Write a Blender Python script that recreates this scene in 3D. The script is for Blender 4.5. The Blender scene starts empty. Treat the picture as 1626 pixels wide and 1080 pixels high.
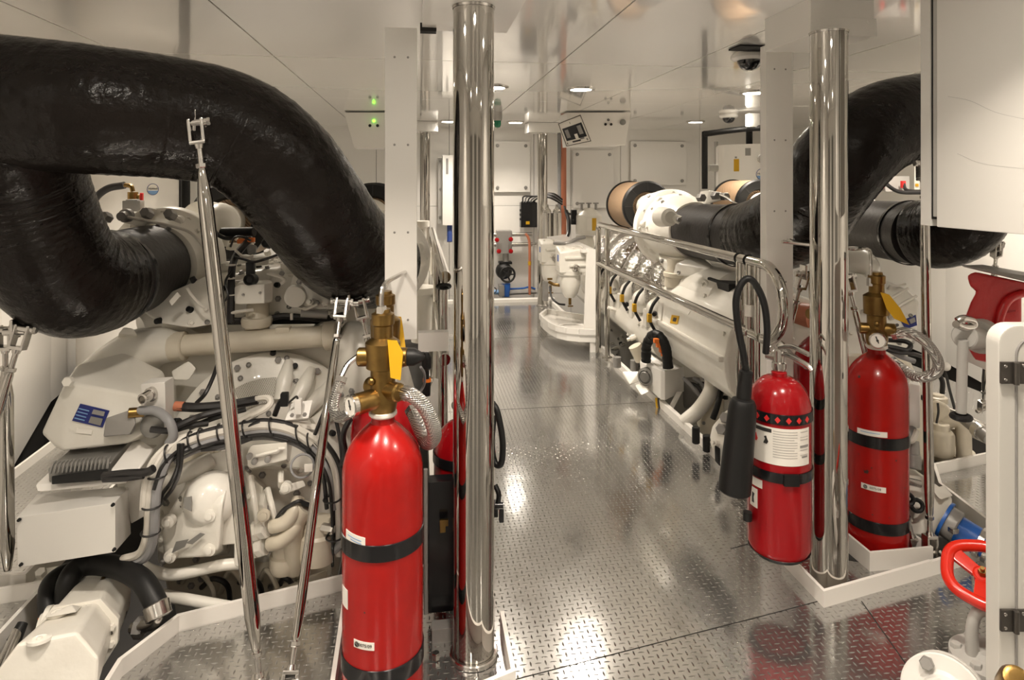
import bpy, bmesh, math, random
from mathutils import Vector, Matrix
random.seed(7)
PI = math.pi
LK, SPREAD = .62, 116
SC = bpy.context.scene
COL = SC.collection
V = Vector
# ------------------------------------------------------------------ camera model (image taken as 1626 x 1080)
FPX, HY, CX, HC = 1040.0, 287.0, 813.0, 1.55
TH = math.radians(8.1)
ST, CT = math.sin(TH), math.cos(TH)
def P(px, py, d):
    l = (px - CX) / FPX
    return V((d * (ST + CT * l), d * (CT - ST * l), HC - (py - HY) / FPX * d))
def G(px, py, z=0.0):
    return P(px, py, (HC - z) * FPX / (py - HY))
def PX(px, py, X):
    return P(px, py, X / (ST + CT * (px - CX) / FPX))
def PY(px, py, Y):
    return P(px, py, Y / (CT - ST * (px - CX) / FPX))
def S(px, d):
    return px * d / FPX
FWD = V((ST, CT, 0)); RGT = V((CT, -ST, 0)); UP = V((0, 0, 1))
# ------------------------------------------------------------------ materials
MATS = {}
class NT:
    def __init__(s, name):
        m = bpy.data.materials.new(name); m.use_nodes = True
        s.mat = m; s.t = m.node_tree; s.b = s.t.nodes['Principled BSDF']
    def n(s, typ, **kw):
        o = s.t.nodes.new(typ)
        for k, v in kw.items(): setattr(o, k, v)
        return o
    def l(s, a, b): s.t.links.new(a, b)
    def m(s, op, a, b=None, c=None):
        o = s.n('ShaderNodeMath', operation=op)
        for i, v in enumerate((a, b, c)):
            if v is None: continue
            if hasattr(v, 'links'): s.l(v, o.inputs[i])
            else: o.inputs[i].default_value = v
        return o.outputs[0]
    def pos(s, scale=(1, 1, 1)):
        g = s.n('ShaderNodeNewGeometry')
        if scale == (1, 1, 1): return g.outputs['Position']
        v = s.n('ShaderNodeVectorMath', operation='MULTIPLY'); s.l(g.outputs['Position'], v.inputs[0]); v.inputs[1].default_value = scale
        return v.outputs[0]
    def noise(s, scale, detail=3, sc=(1, 1, 1)):
        o = s.n('ShaderNodeTexNoise'); o.inputs['Scale'].default_value = scale; o.inputs['Detail'].default_value = detail
        s.l(s.pos(sc), o.inputs['Vector']); return o.outputs[0]
    def bump(s, h, dist, strength=1.0):
        o = s.n('ShaderNodeBump'); o.inputs['Distance'].default_value = dist; o.inputs['Strength'].default_value = strength
        s.l(h, o.inputs['Height']); s.l(o.outputs[0], s.b.inputs['Normal'])
    def mix(s, fac, c1, c2):
        o = s.n('ShaderNodeMix', data_type='RGBA')
        s.l(fac, o.inputs[0]); o.inputs[6].default_value = (*c1, 1); o.inputs[7].default_value = (*c2, 1)
        return o.outputs[2]
def mat(name, col, rough=.4, metal=0., coat=0., bump=None, var=None, emit=None, spec=None, chips=None):
    k = NT(name); b = k.b
    b.inputs['Base Color'].default_value = (*col, 1); b.inputs['Roughness'].default_value = rough
    b.inputs['Metallic'].default_value = metal; b.inputs['Coat Weight'].default_value = coat
    b.inputs['Coat Roughness'].default_value = .06
    if spec is not None: b.inputs['Specular IOR Level'].default_value = spec
    if bump: k.bump(k.noise(bump[0], 4, bump[2] if len(bump) > 2 else (1, 1, 1)), bump[1])
    if var: k.l(k.mix(k.m('MULTIPLY', k.m('SUBTRACT', k.noise(var[0], 5), .35), 2.2), col, var[1]), b.inputs['Base Color'])
    if chips:   # sparse chips in the paint: (scale, threshold, colour)
        f = k.m('GREATER_THAN', k.noise(chips[0], 2), chips[1])
        mx = k.n('ShaderNodeMix', data_type='RGBA'); k.l(f, mx.inputs[0]); mx.inputs[7].default_value = (*chips[2], 1)
        lk = b.inputs['Base Color'].links
        if lk: k.l(lk[0].from_socket, mx.inputs[6])
        else: mx.inputs[6].default_value = (*col, 1)
        k.l(mx.outputs[2], b.inputs['Base Color'])
    if emit: b.inputs['Emission Color'].default_value = (*emit[0], 1); b.inputs['Emission Strength'].default_value = emit[1]
    MATS[name] = k.mat
    return k.mat
mat('engine_white', (.77, .75, .69), .32, coat=.25, bump=(9, .004), var=(6, (.70, .67, .60)))
mat('engine_worn', (.74, .72, .66), .34, coat=.2, bump=(12, .004), var=(6, (.66, .63, .56)), chips=(17, .70, (.13, .12, .10)))
mat('engine_cream', (.62, .57, .47), .4, bump=(14, .003), var=(8, (.52, .47, .37)))
mat('white_gloss', (.82, .80, .76), .22, coat=.3)
mat('white_matt', (.80, .78, .74), .5)
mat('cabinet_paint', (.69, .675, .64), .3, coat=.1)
mat('gate_shaded_white', (.60, .585, .545), .3, coat=.1)  # gate white with the shadow it stands in mixed into the colour
mat('wall_paint', (.84, .82, .78), .28, coat=.15)
mat('ceiling_gloss', (.92, .905, .875), .15, coat=1., spec=.8).node_tree.nodes['Principled BSDF'].inputs['Coat IOR'].default_value = 1.75
mat('kerb_white', (.78, .755, .71), .4)
mat('chrome', (.56, .54, .505), .045, 1.)
mat('steel', (.62, .60, .57), .22, 1.)
mat('foil', (.60, .585, .56), .07, 1., bump=(30, .014))
mat('cast_grey', (.30, .29, .275), .42, .35, bump=(60, .001))
mat('lagging', (.0095, .0072, .006), .24, bump=(26, .007, (1, 1, 1)), spec=.22)
mat('sleeve_grey', (.026, .023, .022), .46, bump=(40, .002), spec=.3)
mat('rubber', (.0085, .0085, .0085), .45, spec=.3)
mat('black_gloss', (.008, .008, .009), .2)
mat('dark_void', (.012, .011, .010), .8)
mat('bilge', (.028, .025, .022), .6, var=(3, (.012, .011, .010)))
mat('dark_metal', (.11, .10, .09), .38, .8)
mat('red_gloss', (.36, .006, .004), .25, coat=.12, spec=.32, var=(22, (.31, .005, .004)), chips=(24, .735, (.07, .03, .025)))
mat('red_dark', (.30, .004, .007), .2, coat=.15, spec=.35)
mat('red_cast', (.50, .012, .014), .34, coat=.2, bump=(45, .003))
mat('red_wheel', (.60, .018, .006), .25, coat=.3)
mat('brass', (.30, .19, .062), .34, 1., var=(30, (.20, .12, .04)))
mat('yellow', (.55, .31, .003), .45)
mat('orange', (.85, .20, .02), .5)
mat('copper_red', (.46, .16, .085), .45)
mat('blue', (.01, .10, .42), .35)
mat('blue_label', (.01, .02, .16), .35)
mat('blue_light', (.20, .36, .62), .5)
mat('green_glass', (.0, .16, .07), .15, coat=.5)
mat('cable_white', (.62, .59, .53), .45)
mat('cable_grey', (.26, .26, .265), .45)
mat('cable_black', (.014, .013, .013), .4)
mat('alu_grey', (.27, .265, .25), .42, .5)
mat('grey_paint', (.42, .41, .385), .45, bump=(80, .0006))
mat('paper', (.80, .77, .71), .5)
mat('ink', (.03, .028, .026), .5)
mat('ink_grey', (.25, .24, .23), .5)
mat('line_grey', (.46, .44, .41), .5)
mat('ink_blue', (.02, .05, .22), .5)
mat('red_print', (.60, .02, .02), .5)
mat('black_screen', (.02, .02, .022), .15)
mat('glass_dark', (.01, .01, .012), .05, coat=.8)
mat('led_green', (.1, .5, .02), .3, emit=((.25, 1, .05), 2.2))
mat('lens', (1, 1, 1), .3, emit=((1., .92, .80), 26.0))
mat('strip_lens', (1, 1, 1), .3, emit=((1., .9, .75), 18.0))
def braid():
    k = NT('braid'); b = k.b
    b.inputs['Base Color'].default_value = (.55, .53, .50, 1); b.inputs['Metallic'].default_value = .9; b.inputs['Roughness'].default_value = .3
    w = []
    for sx in (1, -1):
        g = k.n('ShaderNodeSeparateXYZ'); k.l(k.pos(), g.inputs[0])
        u = k.m('ADD', k.m('MULTIPLY', g.outputs[2], 560), k.m('MULTIPLY', k.m('ADD', g.outputs[0], g.outputs[1]), 560 * sx))
        w.append(k.m('SINE', u))
    h = k.m('MULTIPLY', w[0], w[1])
    k.bump(h, .0015)
    k.l(k.mix(k.m('MULTIPLY_ADD', h, .5, .5), (.20, .19, .18), (.72, .70, .66)), b.inputs['Base Color'])
    MATS['braid'] = k.mat
braid()
def tread(name, tint, rough, axis_swap=False):
    # raised lens-shaped lugs, alternately along X and along Y, on a checkerboard of cells
    k = NT(name); b = k.b; p = .0245
    g = k.n('ShaderNodeSeparateXYZ'); k.l(k.pos(), g.inputs[0])
    x = k.m('DIVIDE', g.outputs[0], p); y = k.m('DIVIDE', g.outputs[1], p)
    fx = k.m('SUBTRACT', k.m('FRACT', x), .5); fy = k.m('SUBTRACT', k.m('FRACT', y), .5)
    par = k.m('FLOORED_MODULO', k.m('ADD', k.m('FLOOR', x), k.m('FLOOR', y)), 2.0)
    par = k.m('GREATER_THAN', par, .5)
    inv = k.m('SUBTRACT', 1.0, par)
    u = k.m('ADD', k.m('MULTIPLY', fx, par), k.m('MULTIPLY', fy, inv))
    v = k.m('ADD', k.m('MULTIPLY', fy, par), k.m('MULTIPLY', fx, inv))
    u2 = k.m('MULTIPLY', u, u)
    w = k.m('MULTIPLY_ADD', u2, -.5, .112)          # half width of the lens at u
    h = k.m('MULTIPLY', k.m('SUBTRACT', w, k.m('ABSOLUTE', v)), 9.0)
    hn = k.n('ShaderNodeClamp'); k.l(h, hn.inputs[0])
    hs = k.m('SMOOTH_MIN', hn.outputs[0], 1.0, .2)
    fine = k.m('MULTIPLY', k.noise(5, 3), .5)
    k.bump(k.m('ADD', hs, k.m('MULTIPLY', fine, .6)), .0042)
    b.inputs['Metallic'].default_value = .92
    b.inputs['Roughness'].default_value = rough
    dirt = k.noise(2.2, 4)
    k.l(k.mix(k.m('MULTIPLY', dirt, .8), tint, tuple(c * .8 for c in tint)), b.inputs['Base Color'])
    rr = k.m('MULTIPLY_ADD', k.noise(7, 4), .12, rough - .06); k.l(rr, b.inputs['Roughness'])
    MATS[name] = k.mat
tread('tread_plate', (.60, .595, .58), .14)
def pleat():
    k = NT('pleat'); b = k.b
    g = k.n('ShaderNodeSeparateXYZ'); k.l(k.pos(), g.inputs[0])
    s = k.m('SINE', k.m('MULTIPLY', g.outputs[1], 330)); s2 = k.m('SINE', k.m('MULTIPLY', k.m('ADD', g.outputs[0], g.outputs[2]), 300))
    h = k.m('MULTIPLY', s, s2)
    k.l(k.mix(k.m('MULTIPLY_ADD', h, .5, .5), (.13, .08, .04), (.46, .31, .19)), b.inputs['Base Color'])
    b.inputs['Roughness'].default_value = .6; k.bump(h, .002); MATS['pleat'] = k.mat
pleat()
def perforated():
    k = NT('perforated'); b = k.b
    g = k.n('ShaderNodeSeparateXYZ'); k.l(k.pos(), g.inputs[0])
    a = k.m('SINE', k.m('MULTIPLY', g.outputs[0], 900)); c = k.m('SINE', k.m('MULTIPLY', g.outputs[2], 560))
    h = k.m('GREATER_THAN', k.m('MULTIPLY', a, c), .25)
    k.l(k.mix(h, (.55, .52, .45), (.08, .075, .065)), b.inputs['Base Color']); b.inputs['Roughness'].default_value = .5
    MATS['perforated'] = k.mat
perforated()
# ------------------------------------------------------------------ mesh builder
def frame_of(d):
    d = d.normalized()
    a = V((0, 0, 1)) if abs(d.z) < .9 else V((1, 0, 0))
    u = a.cross(d).normalized(); w = d.cross(u).normalized()
    return u, w, d
def spline(pts, sub):
    pts = [V(p) for p in pts]
    if len(pts) < 3 or sub <= 1:
        return pts
    out = []
    for i in range(len(pts) - 1):
        p0 = pts[i - 1] if i else pts[0] * 2 - pts[1]
        p1, p2 = pts[i], pts[i + 1]
        p3 = pts[i + 2] if i + 2 < len(pts) else pts[-1] * 2 - pts[-2]
        for j in range(sub):
            t = j / sub
            out.append(.5 * ((2 * p1) + (-p0 + p2) * t + (2 * p0 - 5 * p1 + 4 * p2 - p3) * t * t + (-p0 + 3 * p1 - 3 * p2 + p3) * t ** 3))
    out.append(pts[-1])
    return out
class B:
    def __init__(s): s.bm = bmesh.new()
    def _bev(s, verts, bev, seg=2):
        if bev <= 0: return
        es = list({e for v in verts for e in v.link_edges})
        bmesh.ops.bevel(s.bm, geom=es, offset=bev, segments=seg, profile=.6, affect='EDGES', clamp_overlap=True)
    def box(s, c, size, bev=.003, rz=0., M=None, seg=2):
        R = M if M is not None else Matrix.Rotation(rz, 3, 'Z')
        T = Matrix.Translation(V(c)) @ R.to_4x4() @ Matrix.Diagonal((*size, 1))
        r = bmesh.ops.create_cube(s.bm, size=1, matrix=T)
        s._bev(r['verts'], min(bev, min(size) * .45), seg); return s
    def hull(s, pts, bev=.006, seg=2):
        vs = [s.bm.verts.new(V(p)) for p in pts]
        r = bmesh.ops.convex_hull(s.bm, input=vs)
        junk = [g for g in r['geom_interior'] if isinstance(g, bmesh.types.BMVert)]
        if junk: bmesh.ops.delete(s.bm, geom=junk, context='VERTS')
        vs = [v for v in vs if v.is_valid]
        es = list({e for v in vs for e in v.link_edges})
        bmesh.ops.dissolve_limit(s.bm, angle_limit=math.radians(4), verts=vs, edges=es)
        s._bev([v for v in vs if v.is_valid], bev, seg); return s
    def prism(s, pts, vec, bev=0.):
        vec = V(vec); pts = [V(p) for p in pts]
        a = [s.bm.verts.new(p) for p in pts]; b = [s.bm.verts.new(p + vec) for p in pts]
        n = len(a)
        fs = [s.bm.faces.new(a), s.bm.faces.new(list(reversed(b)))]
        for i in range(n): fs.append(s.bm.faces.new((a[(i + 1) % n], a[i], b[i], b[(i + 1) % n])))
        bmesh.ops.recalc_face_normals(s.bm, faces=fs)
        s._bev(a + b, bev); return s
    def quad(s, a, b, c, d, th=.0015):
        a, b, c, d = (V(p) for p in (a, b, c, d))
        n = (b - a).cross(d - a).normalized()
        if n.dot(V((0, 0, HC)) - a) < 0: n = -n
        return s.prism((a, b, c, d), n * th)
    def lathe(s, o, axis, prof, n=32, a0=0., a1=2 * PI, caps=True):
        o = V(o); u, w, d = frame_of(V(axis)); rings = []
        full = abs(a1 - a0 - 2 * PI) < 1e-4; k = n if full else n + 1
        for t, r in prof:
            if r < 1e-6: rings.append([s.bm.verts.new(o + d * t)])
            else:
                rings.append([s.bm.verts.new(o + d * t + (u * math.cos(a0 + (a1 - a0) * i / n) + w * math.sin(a0 + (a1 - a0) * i / n)) * r) for i in range(k)])
        fs = []
        for A, C in zip(rings, rings[1:]):
            m = n
            for i in range(m):
                j = (i + 1) % k if full else i + 1
                if len(A) == 1 and len(C) == 1: continue
                if len(A) == 1: fs.append(s.bm.faces.new((A[0], C[j], C[i])))
                elif len(C) == 1: fs.append(s.bm.faces.new((A[i], A[j], C[0])))
                else: fs.append(s.bm.faces.new((A[i], A[j], C[j], C[i])))
        if caps and full:
            if len(rings[0]) > 1: fs.append(s.bm.faces.new(list(reversed(rings[0]))))
            if len(rings[-1]) > 1: fs.append(s.bm.faces.new(rings[-1]))
        bmesh.ops.recalc_face_normals(s.bm, faces=fs)
        return s
    def cyl(s, a, b, r, r2=None, n=20, ch=0.):
        a, b = V(a), V(b); L = (b - a).length; r2 = r if r2 is None else r2
        if ch: pr = [(0, r - ch), (ch, r), (L - ch, r2), (L, r2 - ch)]
        else: pr = [(0, r), (L, r2)]
        return s.lathe(a, b - a, pr, n)
    def nut(s, c, axis, r, h): return s.lathe(c, axis, [(0, r), (h * .8, r), (h, r * .85)], 6)
    def tube(s, pts, r, n=10, sub=8, jit=0., taper=None):
        q = spline(pts, sub); m = len(q)
        if isinstance(r, (list, tuple)):
            rr = []
            for i in range(m):
                t = i / (m - 1) * (len(r) - 1); k = min(int(t), len(r) - 2); rr.append(r[k] + (r[k + 1] - r[k]) * (t - k))
        else: rr = [r] * m
        if jit: rr = [x * (1 + random.uniform(-jit, jit)) for x in rr]
        t0 = (q[1] - q[0]).normalized(); u, w, _ = frame_of(t0); rings = []
        for i in range(m):
            t = ((q[min(i + 1, m - 1)] - q[max(i - 1, 0)])).normalized()
            u = (u - t * u.dot(t)).normalized(); w = t.cross(u)
            rings.append([s.bm.verts.new(q[i] + (u * math.cos(2 * PI * k / n) + w * math.sin(2 * PI * k / n)) * rr[i]) for k in range(n)])
        fs = []
        for A, C in zip(rings, rings[1:]):
            for i in range(n): fs.append(s.bm.faces.new((A[i], A[(i + 1) % n], C[(i + 1) % n], C[i])))
        fs.append(s.bm.faces.new(list(reversed(rings[0])))); fs.append(s.bm.faces.new(rings[-1]))
        bmesh.ops.recalc_face_normals(s.bm, faces=fs); return s
    def torus(s, c, axis, R, r, n=32, m=10, a0=0., a1=2 * PI):
        u, w, d = frame_of(V(axis)); c = V(c)
        full = abs(a1 - a0 - 2 * PI) < 1e-4
        if full:
            rings = []
            for i in range(n):
                a = 2 * PI * i / n; e = u * math.cos(a) + w * math.sin(a)
                rings.append([s.bm.verts.new(c + e * (R + r * math.cos(2 * PI * k / m)) + d * r * math.sin(2 * PI * k / m)) for k in range(m)])
            fs = []
            for i in range(n):
                A, C = rings[i], rings[(i + 1) % n]
                for k in range(m): fs.append(s.bm.faces.new((A[k], A[(k + 1) % m], C[(k + 1) % m], C[k])))
            bmesh.ops.recalc_face_normals(s.bm, faces=fs)
        else:
            s.tube([c + (u * math.cos(a0 + (a1 - a0) * i / n) + w * math.sin(a0 + (a1 - a0) * i / n)) * R for i in range(n + 1)], r, m, 1)
        return s
    def ball(s, c, r, n=16):
        r = (r, r, r) if not isinstance(r, (tuple, list)) else r
        bmesh.ops.create_uvsphere(s.bm, u_segments=n * 2, v_segments=n, radius=1, matrix=Matrix.Translation(V(c)) @ Matrix.Diagonal((*r, 1))); return s
    def patch(s, c, R, z0, z1, a0, a1, th=.0012, n=16, skew=0.):
        # curved sticker on an upright cylinder of radius R about c, angles measured from +X
        g = []
        for rr in (R + .0004, R + .0004 + th):
            g.append([[s.bm.verts.new((c[0] + rr * math.cos(a0 + (a1 - a0) * i / n), c[1] + rr * math.sin(a0 + (a1 - a0) * i / n), z + skew * i / n)) for i in range(n + 1)] for z in (z0, z1)])
        fs = []
        for i in range(n):
            fs.append(s.bm.faces.new((g[1][0][i], g[1][0][i + 1], g[1][1][i + 1], g[1][1][i])))
            fs.append(s.bm.faces.new((g[0][0][i + 1], g[0][0][i], g[0][1][i], g[0][1][i + 1])))
            for q in (0, 1): fs.append(s.bm.faces.new((g[0][q][i], g[0][q][i + 1], g[1][q][i + 1], g[1][q][i])))
        for i in (0, n): fs.append(s.bm.faces.new((g[0][0][i], g[1][0][i], g[1][1][i], g[0][1][i])))
        bmesh.ops.recalc_face_normals(s.bm, faces=fs); return s
    def mesh(s, name, off, sharp=34):
        me = bpy.data.meshes.new(name)
        s.bm.transform(Matrix.Translation(-V(off))); s.bm.to_mesh(me); s.bm.free()
        me.shade_smooth(); me.set_sharp_from_angle(angle=math.radians(sharp)); return me
def wloc(o):
    p = V((0, 0, 0))
    while o is not None: p += o.location; o = o.parent
    return p
def soft(o):
    k = o.modifiers.new('weighted', 'WEIGHTED_NORMAL'); k.keep_sharp = True; k.weight = 80
    return o
def part(name, b, m, parent, label=None):
    o = soft(bpy.data.objects.new(name, b.mesh(name, wloc(parent)))); COL.objects.link(o)
    o.parent = parent; o.data.materials.append(MATS[m])
    if label: o['label'] = label
    return o
def tag(o, label, cat, group=None):
    o['label'] = label; o['category'] = cat
    if group: o['group'] = group
    return o
def thing(name, label, cat, loc=(0, 0, 0), group=None):
    o = bpy.data.objects.new(name, None); COL.objects.link(o); o.location = V(loc); o.empty_display_size = .05
    return tag(o, label, cat, group)
def base_of(b):
    xs = [v.co for v in b.bm.verts]
    return V(((min(v.x for v in xs) + max(v.x for v in xs)) / 2, (min(v.y for v in xs) + max(v.y for v in xs)) / 2, min(v.z for v in xs)))
def solo(name, b, m, label, cat, group=None):
    p = base_of(b); o = soft(bpy.data.objects.new(name, b.mesh(name, p))); COL.objects.link(o); o.location = p
    o.data.materials.append(MATS[m]); return tag(o, label, cat, group)
def struct(name, b, m):
    p = base_of(b); o = soft(bpy.data.objects.new(name, b.mesh(name, p))); COL.objects.link(o); o.location = p
    o.data.materials.append(MATS[m]); o['kind'] = 'structure'; return o
def dup(root, delta, label, group=None):
    r = root.copy(); COL.objects.link(r); r.location = root.location + V(delta); r['label'] = label
    if group: r['group'] = group
    for ch in list(root.children):
        c = ch.copy(); COL.objects.link(c); c.parent = r
        for g in ch.children:
            e = g.copy(); COL.objects.link(e); e.parent = c
    return r
def text_part(name, body, o, right, up, size, m, parent, bend=None, squash=1., align='CENTER'):
    # bend = (centre, radius): wraps the words round an upright cylinder
    cu = bpy.data.curves.new(name, 'FONT'); cu.body = body; cu.size = size; cu.extrude = .0004; cu.align_x = align; cu.align_y = 'CENTER'; cu.resolution_u = 3
    t = bpy.data.objects.new(name, cu); COL.objects.link(t)
    bpy.context.view_layer.update()
    me = bpy.data.meshes.new_from_object(t.evaluated_get(bpy.context.evaluated_depsgraph_get()))
    bpy.data.objects.remove(t)
    o = V(o); right = V(right).normalized(); up = V(up).normalized(); nrm = right.cross(up)
    off = wloc(parent)
    for v in me.vertices:
        x, y, z = v.co.x * squash, v.co.y, v.co.z
        if bend:
            c, R = bend; a = math.atan2(o.y - c[1], o.x - c[0]) + x / R
            rr = R + .0022 + z
            v.co = V((c[0] + rr * math.cos(a), c[1] + rr * math.sin(a), o.z + y)) - off
        else: v.co = o + right * x + up * y + nrm * (z + .0005) - off
    ob = bpy.data.objects.new(name, me); COL.objects.link(ob); ob.parent = parent
    me.materials.clear(); me.materials.append(MATS[m]); return ob
# ------------------------------------------------------------------ camera
cd = bpy.data.cameras.new('camera'); cam = bpy.data.objects.new('camera', cd); COL.objects.link(cam)
cam.location = (0, 0, HC); cam.rotation_euler = (PI / 2, 0, -TH)
cd.sensor_width = 36; cd.lens = FPX / 1626 * 36; cd.shift_y = -(540 - HY) / 1626; cd.clip_start = .05; cd.clip_end = 60
SC.camera = cam
# ------------------------------------------------------------------ room shell
CZ = 2.262
LW = [(-2.0, -2.2), (-2.0, 3.25), (-2.21, 3.85), (-2.7, 5.29), (-3.3, 8.9)]
RW = [(1.75 + 2.0 + .25, -2.2), (4.0, 3.0), (4.25, 3.85), (4.7, 5.29), (5.2, 8.9)]
def wall_poly(pts, out):
    b = B()
    for (x0, y0), (x1, y1) in zip(pts, pts[1:]):
        L = math.hypot(x1 - x0, y1 - y0); n = max(1, round(L / 1.2))
        for i in range(n):
            t0, t1 = i / n + .002 / L, (i + 1) / n - .002 / L
            a = V((x0 + (x1 - x0) * t0, y0 + (y1 - y0) * t0, -.6)); c = V((x0 + (x1 - x0) * t1, y0 + (y1 - y0) * t1, -.6))
            k = V((c.y - a.y, a.x - c.x, 0)).normalized() * (.03 * out)
            for q in (a, c): q.z = -.09
            b.prism((a, c, c + k, a + k), (0, 0, CZ + .15))
    return b
struct('wall_left', wall_poly(LW, -1), 'wall_paint')
struct('wall_right', wall_poly(RW, 1), 'wall_paint')
for nm, pts, o in (('wall_left_gap_shade', LW, -1), ('wall_right_gap_shade', RW, 1)):  # black sheets in place of the shade in the gap below the walls
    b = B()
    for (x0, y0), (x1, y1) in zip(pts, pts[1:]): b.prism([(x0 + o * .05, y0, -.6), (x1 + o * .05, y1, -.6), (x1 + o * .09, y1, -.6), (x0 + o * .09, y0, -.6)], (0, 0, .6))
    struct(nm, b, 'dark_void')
YB = 8.72
b = B()
xs = [-3.4, -1.9, -.55, .40, .95, 1.54, 2.05, 2.75, 3.9, 5.3]
for x0, x1 in zip(xs, xs[1:]):
    for z0, z1 in ((-.6, .02), (.024, 1.212), (1.216, 2.3)):
        b.box(((x0 + x1) / 2, YB + .03, (z0 + z1) / 2), (x1 - x0 - .006, .06, z1 - z0), 0)
struct('wall_back', b, 'wall_paint')
struct('wall_front', B().box((1, -2.25, .85), (6.4, .1, 2.9), 0), 'wall_paint')
struct('reflect_panel_1', B().box((.55, -2.18, 1.0), (.9, .05, 2.0), .01), 'alu_grey')  # unseen dark panels added so the chrome posts reflect dark stripes
struct('reflect_panel_2', B().box((-1.2, -2.18, 1.0), (1.0, .05, 2.0), .01), 'cast_grey')
struct('reflect_panel_3', B().box((2.4, -2.18, 1.0), (1.3, .05, 2.0), .01), 'cast_grey')
b = B()
cx = [-3.4, -2.46, -1.64, -.82, .02, .845, 1.62, 2.42, 3.24, 4.1, 5.3]; cy = [-2.3, .1, 2.0, 3.9, 5.8, 7.7, 8.8]
for x0, x1 in zip(cx, cx[1:]):
    for y0, y1 in zip(cy, cy[1:]):
        b.box(((x0 + x1) / 2, (y0 + y1) / 2, CZ + .02), (x1 - x0 - .008, y1 - y0 - .008, .04), 0)
b.box((.95, 3.2, CZ + .06), (9, 12.4, .03), 0)
struct('ceiling', b, 'ceiling_gloss')
# floor plates and bilge
def plate(name, poly, z=0., th=.03, m='tread_plate'):
    return struct(name, B().prism([(x, y, z - th) for x, y in poly], (0, 0, th)), m)
FRONT = [(-.92, -2.2), (-.92, 2.2), (-.815, 2.385), (-.28, 2.54), (.085, 2.56), (.085, 8.25), (1.63, 8.25), (1.63, 2.50), (2.02, 2.32), (2.46, 2.42), (2.46, -2.2)]
plate('floor_walkway', FRONT)
plate('floor_port_corner', [(-1.385, 2.66), (-1.99, 2.55), (-1.99, -2.2), (-1.37, -2.2)])
plate('floor_port_side', [(-1.5, 2.75), (-1.5, 7.5), (-2.75, 7.5), (-2.1, 4.3), (-2.06, 2.75)])
plate('floor_starboard_corner', [(2.70, 3.10), (3.35, 3.24), (3.9, 3.1), (3.9, -2.2), (2.58, -2.2), (2.46 + .02, 2.49), (2.56, 2.91)])
plate('floor_starboard_side', [(3.45, 3.45), (4.05, 3.45), (4.2, 7.5), (3.5, 7.5)])
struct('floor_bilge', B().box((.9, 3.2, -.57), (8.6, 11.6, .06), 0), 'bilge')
TR = [0]
def kerb(pts, z0=-.05, z1=.055, w=.014, m='kerb_white', closed=False):
    b = B(); pts = [V((x, y, 0)) for x, y in pts]
    L, R, n = [], [], len(pts)
    for k, p in enumerate(pts):   # mitred corners
        d0 = (p - pts[k - 1]).normalized() if k else (pts[1] - p).normalized(); d1 = (pts[k + 1] - p).normalized() if k + 1 < n else d0
        n0, n1 = V((-d0.y, d0.x, 0)), V((-d1.y, d1.x, 0)); q = (n0 + n1).normalized(); q *= (w / 2) / max(.3, q.dot(n0)); L.append(p + q); R.append(p - q)
    ring = L + R[::-1]; k = len(ring)
    lo = [b.bm.verts.new(p + V((0, 0, z0))) for p in ring]; hi = [b.bm.verts.new(p + V((0, 0, z1))) for p in ring]
    fs = [b.bm.faces.new((lo[i], lo[(i + 1) % k], hi[(i + 1) % k], hi[i])) for i in range(k)]
    for i in range(n - 1):
        for v in (lo, hi): fs.append(b.bm.faces.new((v[i], v[i + 1], v[k - 2 - i], v[k - 1 - i])))
    bmesh.ops.recalc_face_normals(b.bm, faces=fs)
    TR[0] += 1
    return struct('trim_%d' % TR[0], b, m)
kerb([(-.925, -1.5), (-.925, 2.2), (-.82, 2.395), (-.28, 2.55), (.05, 2.57)], z0=-.12)
kerb([(.07, 2.57), (.07, 8.25)], z0=-.12, z1=.05, w=.03)
kerb([(1.645, 2.56), (1.645, 8.25)], z0=-.12, z1=.05, w=.03)
kerb([(-1.37, -1.5), (-1.375, 2.67), (-1.98, 2.56)], z0=-.1)
kerb([(-1.49, 7.4), (-1.49, 2.74), (-2.06, 2.74), (-2.1, 4.3), (-2.7, 7.4)], z0=-.06, z1=.05)
kerb([(3.3, 3.24), (2.695, 3.11), (2.555, 2.91), (2.475, 2.49), (2.475, 1.9)], z0=-.08)
kerb([(3.44, 7.4), (3.44, 3.44), (4.05, 3.44)], z0=-.06, z1=.06)
kerb([(1.98, 2.315), (2.03, 2.325), (2.46, 2.43)], z0=-.1)
b = B().box((.86, 8.3, -.02), (1.75, .1, .12), .004); struct('trim_%d' % (TR[0] + 1), b, 'kerb_white'); TR[0] += 1
def seam(a, c):
    d = V((c[0] - a[0], c[1] - a[1], 0)).normalized(); n = V((-d.y, d.x, 0)) * .0018; TR[0] += 1
    a, c = V((a[0], a[1], 0)), V((c[0], c[1], 0)); struct('trim_%d' % TR[0], B().prism((a - n, c - n, c + n, a + n), (0, 0, .0006)), 'dark_void')
seam((.29, 2.012), (1.25, 2.19)); seam((1.25, 2.19), (1.455, 2.23)); seam(G(1368, 955), G(1455, 1078)); seam(G(1160, 872), G(1250, 846)); seam((.10, 4.4), (1.62, 4.4)); seam((.10, 6.4), (1.62, 6.4))
# trays round the post feet
kerb([(.285, 2.25), (.285, 1.975), (-.25, 1.975 - .2), (-.262, 2.40)], z0=0, z1=.06)
kerb([(1.46, 2.47), (1.46, 2.20), (1.99, 2.315)], z0=0, z1=.06, w=.012)
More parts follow.
